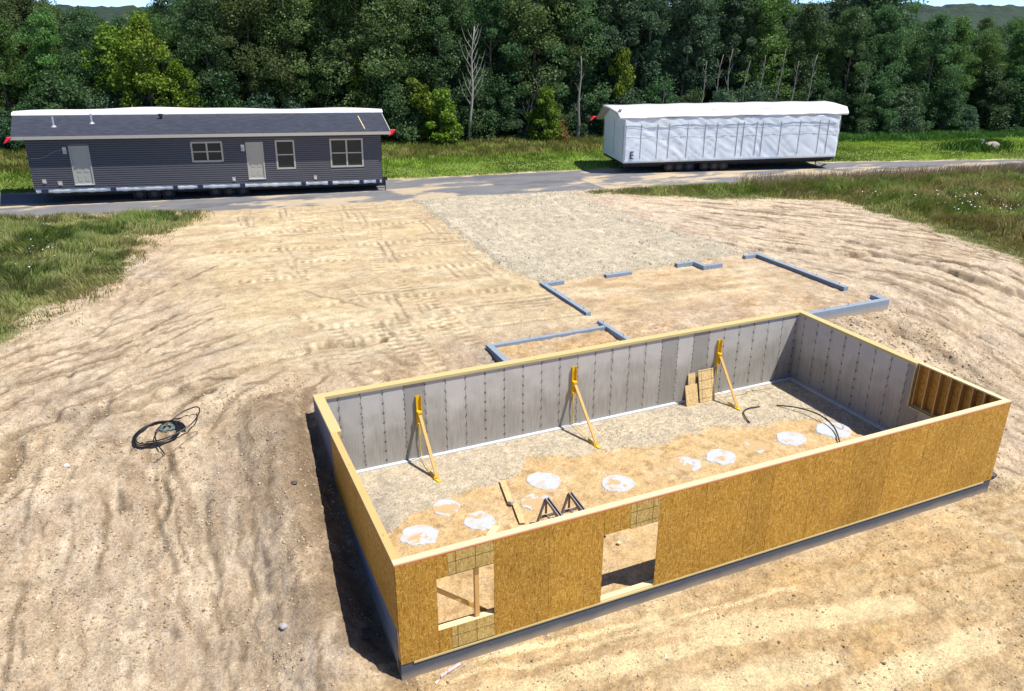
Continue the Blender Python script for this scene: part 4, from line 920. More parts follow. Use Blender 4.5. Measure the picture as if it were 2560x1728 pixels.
prof = [(-.22, -.10), (-.10, -.13), (.10, -.12), (.22, -.06), (.20, .02), (.06, .0), (.0, .04), (.08, .09), (.20, .09), (.18, .14), (-.02, .16), (-.18, .10), (-.24, .0)]
o = mb.prism(prof, 'z', 0, .05).build('plastic_scrap', M['dark_plastic'], bevel=.01); o.location = (-.42, 1.15, g1(-.42, 1.15)+.03); o.rotation_euler = (.15, .2, .3); tag(o, 'dark grey hooked plastic scrap in the shadow of the end wall', 'scrap')
mb = MB().prism([(-.16, -.08), (.02, -.12), (.2, -.05), (.16, .08), (-.05, .13), (-.18, .05)], 'z', 0, .12); o = mb.build('dark_bag', M['dark_plastic'], bevel=.04); o.location = (17.25, .35, g1(17.25, .35)+.02); o.rotation_euler = (.2, .1, -.4); tag(o, 'dark crumpled bag on the soil beside the right end of the basement', 'bag')

def stone_mesh(name, seed, mat, sub=3, flat_=.7):
    import bmesh
    bm = bmesh.new(); bmesh.ops.create_icosphere(bm, subdivisions=sub, radius=1)
    r = np.random.RandomState(seed); o1 = r.rand(3)*10
    for v in bm.verts:
        p = v.co; k = .72 + .55*float(fbm(np.array(p.x*1.1+p.z+o1[0]), np.array(p.y*1.1-p.z*.7+o1[1]), 1.0, 4, seed)); v.co = p*k; v.co.z *= flat_
    me = bpy.data.meshes.new(name); bm.to_mesh(me); bm.free(); me.materials.append(mat); return me
def stone(name, label, x, y, s_, seed, mat, cat='stone', z=None, group=None, flat_=.7, rz=0):
    o = link(bpy.data.objects.new(name, stone_mesh(name, seed, mat, 3, flat_))); o.scale = s_ if isinstance(s_, tuple) else (s_, s_, s_)
    o.location = (x, y, (g1(x, y) if z is None else z)+.2*o.scale[2]); o.rotation_euler = (0, 0, rz); tag(o, label, cat, group); return o
stone('boulder', 'grey-brown boulder in the weedy mound on the far lawn', 59.1, 32.3, (.75, .5, .55), 3, M['rock'])
stone('pale_stone', 'flat white slab lying in the grass by the road', -8.42, 32.22, (.33, .2, .10), 5, M['white_scrap'], rz=.2)
stone('dark_stone', 'round dark stone alone on the sandy slope near the bottom', -1.95, 1.75, .085, 8, M['concrete_bit'])
stone('dark_stone', 'flat dark stone between the slope and the shaded end wall', -1.05, 5.05, (.09, .07, .04), 9, M['dark_plastic'])
stone('pale_stone', 'small white stone where the long rill reaches the left edge', -5.95, 7.55, .06, 12, M['white_scrap'])
stone('pale_stone', 'buff stone at the foot of the slope near the bottom edge', -4.9, 1.15, .09, 14, M['footing'])
# lot number in the mound
r7 = empty('lot_number', (57.6, 32.1, g1(57.6, 32.1))); tag(r7, 'small white number 7 on a thin stake in the weedy mound', 'sign')
MB().tube([(0, 0, 0), (0, 0, .55)], .012, 6).build('stake', M['rust'], r7)
MB().prism([(-.13, .86), (.16, .86), (.16, .78), (.02, .45), (-.06, .45), (.07, .78), (-.13, .78)], 'y', -.02, .0).build('numeral', M['white_scrap'], r7)
r7.rotation_euler = (0, 0, -.7)

# ------------------------------------------------------------------ modular home 1 (grey siding)
h1 = empty('modular_home', (-9.03, 37.02, 3.41), (0, .0195, math.atan2(-.14665, .98919)))
tag(h1, 'long dark grey sided modular home half parked on the road, black shingle roof', 'house')
LH, WH, HH = 18.42, 4.2, 2.60
D1 = [(2.0, 2.98, .17, 2.24), (10.92, 11.85, .22, 2.28)]; W1 = [(8.05, 9.70, 1.25, 2.35), (12.5, 13.55, .74, 2.36), (15.5, 17.38, .77, 2.39)]
# siding: real laps, cut around the openings
mb = MB(); lap = .116; z = .0; hol = [(a, b_, c_, d_) for a, b_, c_, d_ in D1+W1]
def spans(z0, z1, x0, x1):
    cuts = sorted((a, b_) for a, b_, c_, d_ in hol if c_ < z1-.001 and d_ > z0+.001); x = x0; out = []
    for a, b_ in cuts:
        if a > x: out.append((x, a))
        x = max(x, b_)
    if x < x1: out.append((x, x1))
    return out
zz = [i*lap for i in range(int(HH/lap)+1)]+[HH]
for z0, z1 in zip(zz[:-1], zz[1:]):
    if z1-z0 < .01: continue
    for a, b_ in spans(z0, z1, 0, LH):
        zm = z0+(z1-z0)*.50; mb.add([(a, -.048, z0), (b_, -.048, z0), (b_, -.044, zm), (a, -.044, zm), (b_, -.004, z1), (a, -.004, z1), (a, .02, z0), (b_, .02, z0), (b_, .02, z1), (a, .02, z1)], [(0,1,2,3),(3,2,4,5),(9,8,7,6),(0,6,7,1),(5,4,8,9),(0,3,5,9,6),(1,7,8,4,2)])
mb.build('siding', M['siding'], h1)
part('end_wall', M['siding'], h1, [((LH-.02, .021, 0), (LH, WH, HH))]); part('end_wall', M['siding'], h1, [((0, .021, 0), (.02, WH, HH))])
part('corner_trim', M['dark_steel'], h1, [((LH+.001, -.035, 0), (LH+.02, .05, HH))])
part('wall_core', M['hinge_wood'], h1, [((.03, .10, .02), (LH-.03, WH-.02, HH-.1))])
def window(parent, a, b_, c_, d_, mull=True, mat=M['beige']):
    f = MB()
    f.box((a-.09, -.055, d_), (b_+.09, .02, d_+.09)); f.box((a-.09, -.055, c_-.09), (b_+.09, .02, c_))
    f.box((a-.09, -.053, c_), (a, .02, d_)); f.box((b_, -.053, c_), (b_+.09, .02, d_))
    f.box((a, -.02, (c_+d_)/2-.03), (b_, .02, (c_+d_)/2+.03))
    if mull: f.box(((a+b_)/2-.045, -.03, c_), ((a+b_)/2+.045, .02, d_))
    o = f.build('window', mat, parent)
    xs_ = [(a, (a+b_)/2-.045), ((a+b_)/2+.045, b_)] if mull else [(a, b_)]
    for x0, x1 in xs_:
        MB().box((x0, .0, c_), (x1, .015, (c_+d_)/2-.03)).box((x0, -.008, (c_+d_)/2+.03), (x1, .010, d_)).build('pane', M['glass'], o)
    return o
window(h1, *[W1[0][i]+d for i, d in zip(range(4), (.09, -.09, .09, -.09))]); window(h1, *[W1[1][i]+d for i, d in zip(range(4), (.09, -.09, .09, -.09))], mull=False); window(h1, *[W1[2][i]+d for i, d in zip(range(4), (.09, -.09, .09, -.09))])
for a, b_, c_, d_ in D1:
    d = empty('door'); d.parent = h1
    o = MB().box((a+.07, -.005, c_+.05), (b_-.07, .015, d_-.07)); 
    for (u0, u1) in ((.14, .44), (.56, .86)):
        for (w0, w1) in ((.06, .24), (.32, .62), (.68, .94)):
            xa = a+.07+(b_-a-.14)*u0; xb = a+.07+(b_-a-.14)*u1; za = c_+.05+(d_-c_-.12)*w0; zb = c_+.05+(d_-c_-.12)*w1
            o.box((xa, -.011, za), (xb, -.0052, zb)); o.box((xa+.03, -.017, za+.03), (xb-.03, -.0112, zb-.03))
    o.build('door_leaf', M['door'], d)
    MB().box((a, -.05, c_+.05), (a+.068, .018, d_)).box((b_-.068, -.05, c_+.05), (b_, .018, d_)).box((a+.068, -.05, d_-.068), (b_-.068, .018, d_)).build('door_frame', M['beige'], d)
    MB().box((a, -.07, c_), (b_, .018, c_+.048)).build('threshold', M['alu'], d)
    MB().tube([(a+.13, -.015, c_+1.0), (a+.13, -.07, c_+1.0)], .03, 10).build('door_knob', M['galv'], d)
for x, z in ((1.80, 1.98), (10.76, 1.95)):
    l_ = MB().box((x-.09, -.05, z-.14), (x+.09, -.028, z+.2)).build('wall_lamp', M['alu'], h1)
    MB().tube([(x, -.12, z-.10), (x, -.12, z+.06)], .06, 8).build('lamp_glass', M['lamp_glass'], l_)
for x, z, w in ((.56, .42, .10), (1.30, .30, .11), (10.12, .26, .09), (14.58, .22, .09)):
    o = MB().box((x-w, -.065, z-.12), (x+w, -.031, z+.12)).build('outlet_box', M['beige'], h1)
    MB().box((x-w*.6, -.085, z-.07), (x+w*.6, -.066, z+.02)).build('cover', M['alu'], o)
MB().tube(spline([(.15, -.06, 1.62), (.5, -.06, 1.63), (.9, -.06, 1.74), (1.2, -.06, 1.92), (1.7, -.06, 2.06)], 5), .012, 5).build('loose_cable', M['wire'], h1)
# roof
RIDGE_V, RIDGE_W, EAVE_V, EAVE_W = 3.85, 3.40, -.38, 2.80
RL, RR = -.50, LH+.52
mb = MB()
def roofP(u_, v, off=0): return (u_ - (.92*(v-EAVE_V)/(RIDGE_V-EAVE_V) if u_ < 5 else 0), v, EAVE_W+(RIDGE_W-EAVE_W)*(v-EAVE_V)/(RIDGE_V-EAVE_V)+off)
mb.add([roofP(RL, EAVE_V), roofP(RR, EAVE_V), roofP(RR, RIDGE_V), roofP(RL, RIDGE_V), roofP(RL, EAVE_V, -.05), roofP(RR, EAVE_V, -.05), roofP(RR, RIDGE_V, -.05), roofP(RL, RIDGE_V, -.05)],
       [(0,1,2,3),(7,6,5,4),(0,4,5,1),(1,5,6,2),(2,6,7,3),(3,7,4,0)])
roof = mb.build('roof', M['shingle'], h1)
part('fascia', M['beige'], h1, [((RL-.02, EAVE_V-.03, EAVE_W-.17), (RR+.02, EAVE_V-.003, EAVE_W-.01))])
part('soffit', M['beige'], h1, [((RL, EAVE_V, EAVE_W-.17), (RR, -.035, EAVE_W-.15))])
mb = MB(); mb.bar(roofP(RR+.01, EAVE_V+.02, .01), roofP(RR+.01, RIDGE_V-.3, .01), .05, .05); mb.build('rake_trim', M['beige'], h1)
mb = MB(); mb.bar(roofP(17.55, .15, .015), roofP(17.45, 3.0, .015), .05, .03); mb.build('loose_batten', M['pine_x'], roof)
for u_, v in ((1.55, 1.5), (3.45, 2.1)):
    p = roofP(u_, v); o = MB().tube([(p[0], p[1], p[2]-.02), (p[0], p[1], p[2]+.07)], [.17, .06], 10).build('vent_pipe', M['galv'], roof)
    MB().tube([(p[0], p[1], p[2]+.05), (p[0]+.0, p[1], p[2]+.52)], .05, 10).build('stack', M['galv'], o)
p = roofP(6.35, 2.95); o = MB().tube([(p[0], p[1], p[2]-.02), (p[0], p[1], p[2]+.16)], .08, 10).build('vent_pipe', M['black_vent'], roof)
MB().tube([(p[0], p[1], p[2]+.15), (p[0], p[1], p[2]+.25), (p[0], p[1], p[2]+.27)], [.15, .14, .05], 12).build('cap', M['black_vent'], o)
# tarp over the open marriage-wall edge, sagging between its supports
nu, prof = 90, [(-.03, 0), (-.02, .06), (.15, .17), (.45, .20), (.62, .12), (.66, -.25), (.67, -.9)]
vs = []; fs = []
for i in range(nu+1):
    u_ = RL-.95+(RR+.10-(RL-.95))*i/nu; t = i/nu
    sag = .10*math.sin(t*PI)**.6 - .07*math.exp(-((t-.66)/.09)**2) + .03*math.sin(t*23) + .07*math.exp(-((t-.35)/.2)**2)
    for j, (a, b_) in enumerate(prof):
        vs.append((u_, RIDGE_V+a - (0 if j else .0), RIDGE_W+b_+(sag if 1 < j < 6 else 0) + (.015 if j == 0 else 0)))
m_ = len(prof)
for i in range(nu):
    for j in range(m_-1): fs.append((i*m_+j, (i+1)*m_+j, (i+1)*m_+j+1, i*m_+j+1))
fs.append(tuple(range(m_))); fs.append(tuple(nu*m_+j for j in range(m_-1, -1, -1)))
MB().add(vs, fs).build('roof_tarp', M['tarp'], h1)
# white sheet hanging on the hidden side, seen past the left corner
mb = MB(); mb.add([(-.06, .35, -.2), (-.75, WH+.2, -.1), (-.35, WH+.2, 1.6), (-.06, .6, 1.2), (-.02, .35, -.2), (-.02, WH+.2, -.1), (-.02, WH+.2, 1.6), (-.02, .6, 1.2)], [(0,1,2,3),(7,6,5,4),(0,4,5,1),(1,5,6,2),(2,6,7,3),(3,7,4,0)])
mb.build('end_sheet', M['house_wrap'], h1)
# wrap strip and straps below the siding
vs = []; fs = []; nn = 120
for i in range(nn+1):
    u_ = .08+(LH-.12)*i/nn; w_ = .012*math.sin(i*1.7)+.010*math.sin(i*.61)
    vs += [(u_, -.032+w_*.5, .01), (u_, -.045+w_, -.10), (u_, -.030+w_, -.20+w_), (u_, .05, -.20)]
for i in range(nn):
    for j in range(3): fs.append((i*4+j, i*4+j+1, (i+1)*4+j+1, (i+1)*4+j))
MB().add(vs, fs).build('wrap_strip', M['house_wrap'], h1, smooth=True)
for u_, w_ in ((.5, .34), (3.85, .28), (7.0, .24), (8.3, .28), (10.55, .28), (13.9, .26), (15.4, .26), (17.2, .24), (18.15, .22)):
    part('strap_patch', M['blue_strap'], h1, [((u_-w_/2, -.075, -.21), (u_+w_/2, -.055, .0))])
part('floor_frame', M['dark_steel'], h1, [((.05, .06, -.30), (LH-.05, WH-.05, -.002))])
part('chassis_beam', M['dark_steel'], h1, [((.3, .9, -.55), (LH+.3, 1.05, -.302))]); part('chassis_beam', M['dark_steel'], h1, [((.3, 3.0, -.55), (LH+.3, 3.15, -.302))])
def wheel(parent, x, y, z, r):
    w_ = MB().tube([(x, y-.11, z), (x, y-.10, z), (x, y+.10, z), (x, y+.11, z)], [r*.86, r, r, r*.86], 20).build('wheel', M['rubber'], parent)
    MB().tube([(x, y-.125, z), (x, y-.10, z)], [r*.36, r*.55], 16).build('hub', M['hub'], w_)
    MB().tube([(x, y-.16, z), (x, y-.12, z)], r*.16, 10).build('hub_cap', M['hub'], w_)
for x in (5.0, 5.75, 6.5, 9.0, 9.75, 10.5):
    for y in (.75, 3.5): wheel(h1, x, y, -.56, .36)
mb = MB().bar((LH-.3, 1.4, -.43), (LH+.35, 2.0, -.43), .12, .2); mb.bar((LH-.3, 2.7, -.43), (LH+.35, 2.1, -.43), .12, .2); mb.build('drawbar', M['dark_steel'], h1)
mb = MB().box((LH+.05, -.02, -.05), (LH+.30, .16, .12)); mb.tube([(LH+.16, .05, -.05), (LH+.16, .05, -.7)], .03, 8); mb.box((LH+.08, -.03, -.72), (LH+.24, .13, -.70)); mb.build('jack', M['dark_steel'], h1)

# ------------------------------------------------------------------ modular home 2 (wrapped)
h2 = empty('wrapped_home', (25.42, 33.87, 2.96), (0, 0, math.radians(-13.6)))
tag(h2, 'long white shrink-wrapped modular home half with letter E standing on many wheels', 'house')
L2, W2 = 15.35, 4.7
prof = [(0, 0), (.0, 2.66), (.62, 3.22), (.75, 3.30), (3.55, 3.36), (W2, 2.62), (W2, 0)]
# front wrap panel, slightly billowed between battens
BAT = [1.15, 2.28, 3.08, 4.37, 5.60, 6.45, 7.90, 8.33, 9.27, 9.71, 11.03, 12.42, 13.87, 14.52]
nu, nw = 154, 26; vs = []; fs = []
bats = [0]+BAT+[L2]
for i in range(nu+1):
    u_ = L2*i/nu
    for k in range(len(bats)-1):
        if bats[k] <= u_ <= bats[k+1]: t = (u_-bats[k])/(bats[k+1]-bats[k]); wd = bats[k+1]-bats[k]; break
    for j in range(nw+1):
        w_ = 2.86*j/nw; s_ = j/nw
        bulge =   .018*wd*math.sin(PI*t)*math.sin(PI*min(1, s_*1.05))
        q_ = vn(np.array((u_*.75+w_*1.1)*2.6+1.5*float(vn(np.array(u_*.6), np.array(w_*.5), 79))), np.array((w_-u_*.6)*.35), 77); fold = .060*(1-abs(2*float(q_)-1))**3*(.3+.7*float(vn(np.array(u_*.4+3), np.array(w_*.6), 78)))
        pull = .02*math.sin(u_*9+w_*2)*max(0, s_-.8)*5
        vs.append((u_, -.005-bulge+fold*math.sin(PI*t)**.5 if 0 < t < 1 else -.005, w_))
for i in range(nu):
    for j in range(nw): fs.append((i*(nw+1)+j, (i+1)*(nw+1)+j, (i+1)*(nw+1)+j+1, i*(nw+1)+j+1))
# close it as a thin shell
MB().add(vs, fs).build('front_wrap', M['wrap'], h2, smooth=True).modifiers.new('s', 'SOLIDIFY').thickness = .02
mb = MB(); mb.prism([(.03, .01), (.03, 2.84), (.60, 3.2), (3.5, 3.3), (W2, 2.6), (W2, .01)], 'x', .012, L2-.012); mb.build('body_wrap', M['wrap'], h2)
# slanted cap and roof
nu = 120; prof = [(-.03, 2.85), (-.06, 2.91), (-.01, 2.98), (.42, 3.22), (.55, 3.31), (2.2, 3.40), (3.58, 3.38), (3.62, 3.26)]
vs = []; fs = []; m_ = len(prof)
for i in range(nu+1):
    t = i/nu; u_ = -.38+(L2+.85)*t
    for j, (a, b_) in enumerate(prof):
        ex = (.10 if j > 2 else 0)*(1 if t > .98 else 0)
        vs.append((u_+ex - (.10 if t < .02 and j > 3 else 0) + .25*(t > .95)*(j/m_), a+.012*math.sin(u_*5+j), b_+.018*math.sin(u_*2.3+j*1.4)+.03*math.sin(t*PI)+(-.02 if j < 3 else 0)*math.sin(u_*1.3)))
for i in range(nu):
    for j in range(m_-1): fs.append((i*m_+j, (i+1)*m_+j, (i+1)*m_+j+1, i*m_+j+1))
rc = MB().add(vs, fs).build('roof_wrap', M['tarp'], h2, smooth=True); md = rc.modifiers.new('s', 'SOLIDIFY'); md.thickness = .10; md.offset = -1
mb = MB(); n_ = 24
for (a, b_) in (((-.13, 2.84)), ((.44, 3.25))):
    mb.tube([(-.2+(L2+.2)*i/n_, a-.008+.01*math.sin(i), b_+.018*math.sin((-.2+(L2+.2)*i/n_)*2.3+4.2)+.025*math.sin(i/n_*PI)+.012*math.sin(i*2.1)) for i in range(n_+1)], .014, 5)
mb.build('roof_batten', M['hinge_wood'], h2)
mb = MB(); mb.add([(-.45, 3.45, 3.33), (L2+.4, 3.45, 3.33), (L2+.4, 5.15, 2.42), (-.45, 5.15, 2.42), (-.45, 3.40, 3.17), (L2+.4, 3.40, 3.17), (L2+.4, 5.10, 2.26), (-.45, 5.10, 2.26)], [(0,1,2,3),(7,6,5,4),(0,4,5,1),(1,5,6,2),(2,6,7,3),(3,7,4,0)])
mb.build('eave_panel', M['hinge_wood'], h2)
for x in BAT:
    MB().box((x-.010, -.048, .28), (x+.010, -.012, 2.50)).build('batten', M['hinge_wood'], h2)
for x in (.10,): MB().box((x-.010, -.05, .20), (x+.010, -.01, 2.45)).build('batten', M['hinge_wood'], h2)
for z in (2.32, 1.74):
    MB().tube([(L2*i/30, -.068+.004*math.sin(i*1.9), z+.07*(1-i/30.)+.006*math.sin(i*2.3)) for i in range(31)], .007, 4).build('tie_strap', M['wire'], h2)
for v, z0, z1 in ((.22, .5, 2.4), (2.25, .35, 2.75), (4.55, .12, 2.3)):
    MB().box((-.012, v-.015, z0), (.0, v+.015, z1)).build('batten', M['wire'], h2)
MB().bar((-.02, 1.0, 2.93), (-.02, 3.3, 3.14), .03, .03).build('batten', M['wire'], h2)
# letter E
e = MB().box((.46, -.075, .25), (.52, -.050, .76)); e.box((.521, -.075, .70), (.70, -.050, .76)); e.box((.521, -.075, .475), (.68, -.050, .535)); e.box((.521, -.075, .25), (.70, -.050, .31)); e.build('letter', M['letter'], h2)
part('wood_block', M['hinge_wood'], h2, [((-.30, .40, 3.30), (-.12, .55, 3.42))])
part('corner_post', M['hinge_wood'], h2, [((L2+.002, -.02, .7), (L2+.05, .10, 2.5))])
part('floor_frame', M['dark_steel'], h2, [((.05, .08, -.16), (L2-.05, W2-.05, -.002))])
part('chassis_beam', M['dark_steel'], h2, [((.3, .8, -.42), (L2-.2, .95, -.162))]); part('chassis_beam', M['dark_steel'], h2, [((.3, 3.3, -.42), (L2-.2, 3.45, -.162))])
for x in (3.40, 4.12, 4.84, 5.92, 6.64, 7.30):
    for y in (.45, 4.1): wheel(h2, x, y, -.42, .35)
for x in (3.76, 6.28): part('axle', M['dark_steel'], h2, [((x-.9, .9, -.40), (x+.9, 3.35, -.36))])
mb = MB().tube([(L2-1.1, .5, -.16), (L2-1.1, .5, -.80)], .03, 8); mb.box((L2-1.22, .38, -.82), (L2-.98, .62, -.79)); mb.build('jack', M['dark_steel'], h2)
mb = MB().bar((L2-.1, .9, -.30), (L2+.9, 2.0, -.36), .12, .18); mb.bar((L2-.1, 3.4, -.30), (L2+.9, 2.3, -.36), .12, .18); mb.box((L2-.7, .3, -.30), (L2-.1, 1.0, -.10)); mb.build('drawbar', M['dark_steel'], h2)

# red warning flags
def flag(h, loc, label, s_=1.0, lean=.3):
    vs = []; n1, n2 = 5, 6
    for i in range(n1):
        for j in range(n2):
            a = i/(n1-1); b_ = j/(n2-1); vs.append((s_*(a*.34 - b_*lean*.6), s_*.05*math.sin(a*5+b_*3), -s_*b_*.44*(1-.35*a)))
    fs = [(i*n2+j, (i+1)*n2+j, (i+1)*n2+j+1, i*n2+j+1) for i in range(n1-1) for j in range(n2-1)]
    o = MB().add(vs, fs).build('safety_flag', M['red_flag'], smooth=True); o.modifiers.new('s', 'SOLIDIFY').thickness = .012
    Mx = Matrix.Translation(h.location) @ h.rotation_euler.to_matrix().to_4x4()
    o.location = Mx @ Vector(loc); o.rotation_euler = h.rotation_euler; tag(o, label, 'flag', 'red warning flags on the home halves'); return o
flag(h1, (-.68, EAVE_V, EAVE_W-.02), 'red warning flag hanging at the left eave of the grey home', .8, .45)
flag(h1, (RR+.02, EAVE_V, EAVE_W+.10), 'red warning flag bunched at the right eave of the grey home', .9, .3)
flag(h2, (-.75, 5.0, 2.50), 'red warning flag at the low eave of the white wrapped home', .8, .5)

# ------------------------------------------------------------------ trees
def crown_mesh(name, mat, seed, height, width, zlow, nclump, nleaf, leaf, shape='round', droop=0, flat_=.75):
    r = np.random.RandomState(seed)
    cl = []
    while len(cl) < nclump:
        t = r.rand(); a = r.rand()*2*PI
        z = zlow + (height-zlow)*t
        if shape == 'round': rad = width/2*math.sin(PI*min(1, (.10+.90*t)**.8))**.6
        elif shape == 'poplar': rad = width/2*(math.sin(PI*min(1, (.06+.94*t)**.75))**.75)
        elif shape == 'cone': rad = width/2*(1-t)**.8+.25
        else: rad = width/2*math.sqrt(max(0, 1-(t*.98)**2))
        lob = .68+.62*float(vn(np.array(a*1.6+seed), np.array(z*.55+seed*.3), seed))
        q = r.rand()**.45
        cl.append((math.cos(a)*rad*q*lob, math.sin(a)*rad*q*lob, z+r.randn()*.2, q, .45+.75*r.rand()))
    cl = np.array(cl); P = []; Cc = []; cl[:, 4] *= .8+.5*r.rand(len(cl))
    per = nleaf//nclump
    for (cx, cy, cz, q, cr) in cl:
        s_ = cr*(width/6.)**.5*.95; n_ = int(per*(.5+cr*.7))
        d = r.randn(n_, 3); d /= np.linalg.norm(d, axis=1)[:, None]; rr_ = s_*(.35+.65*r.rand(n_)**.5)
        p = d*rr_[:, None]; p[:, 2] *= flat_; p[:, 2] -= droop*np.abs(r.randn(n_))*s_
        P.append(p+np.array([cx, cy, cz])); tone_ = .5+.45*r.randn()
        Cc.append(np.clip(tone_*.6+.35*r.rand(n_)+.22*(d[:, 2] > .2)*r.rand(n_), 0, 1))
    P = np.concatenate(P); Cc = np.concatenate(Cc); n_ = len(P)
    nrm = r.randn(n_, 3)*.75 + np.array([0, 0, .55]) + P*np.array([.12, .12, 0]); nrm /= np.linalg.norm(nrm, axis=1)[:, None]
    t1 = np.cross(nrm, r.randn(n_, 3)); t1 /= np.linalg.norm(t1, axis=1)[:, None]; t2 = np.cross(nrm, t1)
    sz = leaf*(.55+.8*r.rand(n_))[:, None]
    V_ = np.stack([P-t1*sz*.5, P-t2*sz*.38+nrm*sz*.1, P+t1*sz*.6, P+t2*sz*.38+nrm*sz*.1], 1).reshape(-1, 3)
    F_ = np.arange(n_*4).reshape(-1, 4)
    col = np.repeat(Cc, 4)[:, None]*np.ones(3)
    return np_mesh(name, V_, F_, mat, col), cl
def limb_mesh(name, mat, seed, height, r0, clumps, lean=0, nb=16, n=7):
    rnd = random.Random(seed); mb = MB()
    pts = []; rs = []
    for i in range(9):
        t = i/8; pts.append((lean*t*height*.1+.12*math.sin(t*5+seed), .12*math.cos(t*4+seed)-.12, height*.92*t-.3)); rs.append(r0*(1-.86*t)+.012)
    mb.tube(pts, rs, n)
    idx_ = list(range(len(clumps))); rnd.shuffle(idx_)
    for k in idx_[:nb]:
        cx, cy, cz = clumps[k][:3]; zs = max(.6, cz - math.hypot(cx, cy)*(.5+.5*rnd.random()) - .3); t = min(.98, zs/(height*.92))
        bx_, by_ = lean*t*height*.1+.12*math.sin(t*5+seed), .12*math.cos(t*4+seed)-.12; rr_ = (r0*(1-.86*t))*.45+.008
        mb.tube([(bx_, by_, zs), ((bx_+cx)/2+rnd.uniform(-.1, .1), (by_+cy)/2, (zs+cz)/2-.1), (cx, cy, cz)], [rr_, rr_*.6, .008], 5, cap=False)
    me = bpy.data.meshes.new(name); me.from_pydata(mb.v, [], mb.f); me.materials.append(mat); return me
def proto(name, kind, seed, leafm, barkm, height, width, zlow, ncl, nl, leaf, shape, lean=0, r0=.17, **k):
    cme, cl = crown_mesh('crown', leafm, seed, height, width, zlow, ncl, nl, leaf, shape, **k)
    tme = limb_mesh('trunk', barkm, seed, height, r0, cl, lean)
    return (kind, cme, tme, height)
PR = {
 'oak': [proto('oak', 'oak', s_, M['leaf_oak'], M['bark'], 13, 6.6, 2.2, 120, 24000, .165, 'round') for s_ in (1, 2, 3)],
 'dark': [proto('dark', 'dark', s_, M['leaf_dark'], M['bark'], 13, 5.8, 1.2, 125, 24000, .16, 'round') for s_ in (4, 5, 6)],
 'mid': [proto('mid', 'mid', s_, M['leaf_mid'], M['bark'], 12, 5.4, 1.4, 110, 21000, .165, 'round', flat_=.6) for s_ in (7, 8)],
 'poplar': [proto('poplar', 'poplar', s_, M['leaf_blue'], M['birch'], 13.5, 3.6, 4.2, 90, 16000, .15, 'poplar', lean=.5, r0=.12) for s_ in (9, 10, 11)],
 'bush': [proto('bush', 'bush', s_, M['leaf_blue'], M['bark'], 3.6, 3.4, .1, 50, 9000, .14, 'dome', r0=.06) for s_ in (12, 13)],
 'darkbush': [proto('darkbush', 'darkbush', s_, M['leaf_dark'], M['bark'], 4.6, 4.0, .1, 56, 10500, .15, 'dome', r0=.07) for s_ in (14, 15)],
 'yellow': [proto('yellow', 'yellow', s_, M['leaf_yellow'], M['bark'], 4.2, 2.5, .2, 30, 4200, .18, 'poplar', r0=.05) for s_ in (16, 17)],
 'yelltree': [proto('yelltree', 'yelltree', 18, M['leaf_yellow'], M['bark'], 9.5, 4.2, 3.2, 42, 5500, .20, 'round', r0=.12)],
 'rust': [proto('rust', 'rust', 19, M['leaf_rust'], M['bark'], 1.7, 1.0, .1, 12, 1000, .13, 'dome', r0=.03)],
}
KN = {'oak': ('oak_tree', 'olive green oak'), 'dark': ('broadleaf_tree', 'dark green broadleaf tree'), 'mid': ('broadleaf_tree', 'fresh green broadleaf tree'), 'poplar': ('poplar_tree', 'slender grey-green poplar'),
      'bush': ('shrub', 'grey-green shrub'), 'darkbush': ('shrub', 'dark green shrub'), 'yellow': ('shrub', 'bright yellow-green young shrub'), 'yelltree': ('broadleaf_tree', 'yellow-green sunlit tree'), 'rust': ('shrub', 'small rust-brown withered shrub')}
NT = 0
def plant(kind, x, y, s_, label, group=None, sz=None):
    global NT
    k, cme, tme, hh = random.choice(PR[kind]); nm = KN[kind][0]
    r = empty(nm, (x, y, float(base(np.array(float(x)), np.array(float(y))))), (0, 0, random.random()*2*PI)); r.scale = (s_*(sz or 1), s_*(sz or 1), s_)
    link(bpy.data.objects.new('crown', cme), r); link(bpy.data.objects.new('trunk', tme), r)
    tag(r, label, 'shrub' if nm == 'shrub' else 'tree', group); NT += 1; return r
def edge_y(x): return float(np.interp(x, [-60, -13.6, 17.3, 26.6, 37.8, 54, 66, 100, 150], [70, 59.6, 53.2, 51.6, 48.8, 44.6, 42.0, 33.5, 22]))
LM = [(-60, 'far left of the grey home'), (-12, 'by the grey home\'s left end'), (-7.5, 'by the grey home\'s left door'), (-3.0, 'by the grey home\'s blank siding'), (1.5, 'by the grey home\'s black vent'),
      (6.5, 'by the grey home\'s kitchen-side window'), (10.5, 'by the grey home\'s second door'), (14.0, 'by the grey home\'s right end'), (17.5, 'right of the grey home'), (21.0, 'by the pale dead birch'),
      (24.5, 'by the rusty shrub'), (28.0, 'left of the white home'), (31.5, 'by the white home\'s left end'), (35.5, 'over the letter E'), (39.5, 'over the white home\'s wheels'),
      (43.5, 'over the white home\'s middle'), (47.5, 'over the white home\'s right half'), (51.5, 'by the white home\'s right end'), (55.5, 'right of the white home'), (59.5, 'behind the open far lawn'),
      (64.0, 'behind the weedy mound'), (68.5, 'by the lawn\'s right end'), (73.0, 'at the picture\'s right edge'), (80, 'past the right edge')]
def lm(x): return [t for a, t in LM if x >= a][-1]
SIZES = ['tall', 'leaning', 'ragged', 'full', 'narrow', 'spreading', 'loose', 'dense']
used = {}
def tlabel(kind, x, rowt):
    b_ = f"{KN[kind][1]} {rowt} {lm(x)}"; used.setdefault(b_, 0); used[b_] += 1
    return b_
rows = [(1.5, 3.9, 'in the front row'), (5.0, 4.2, 'in the second row')]
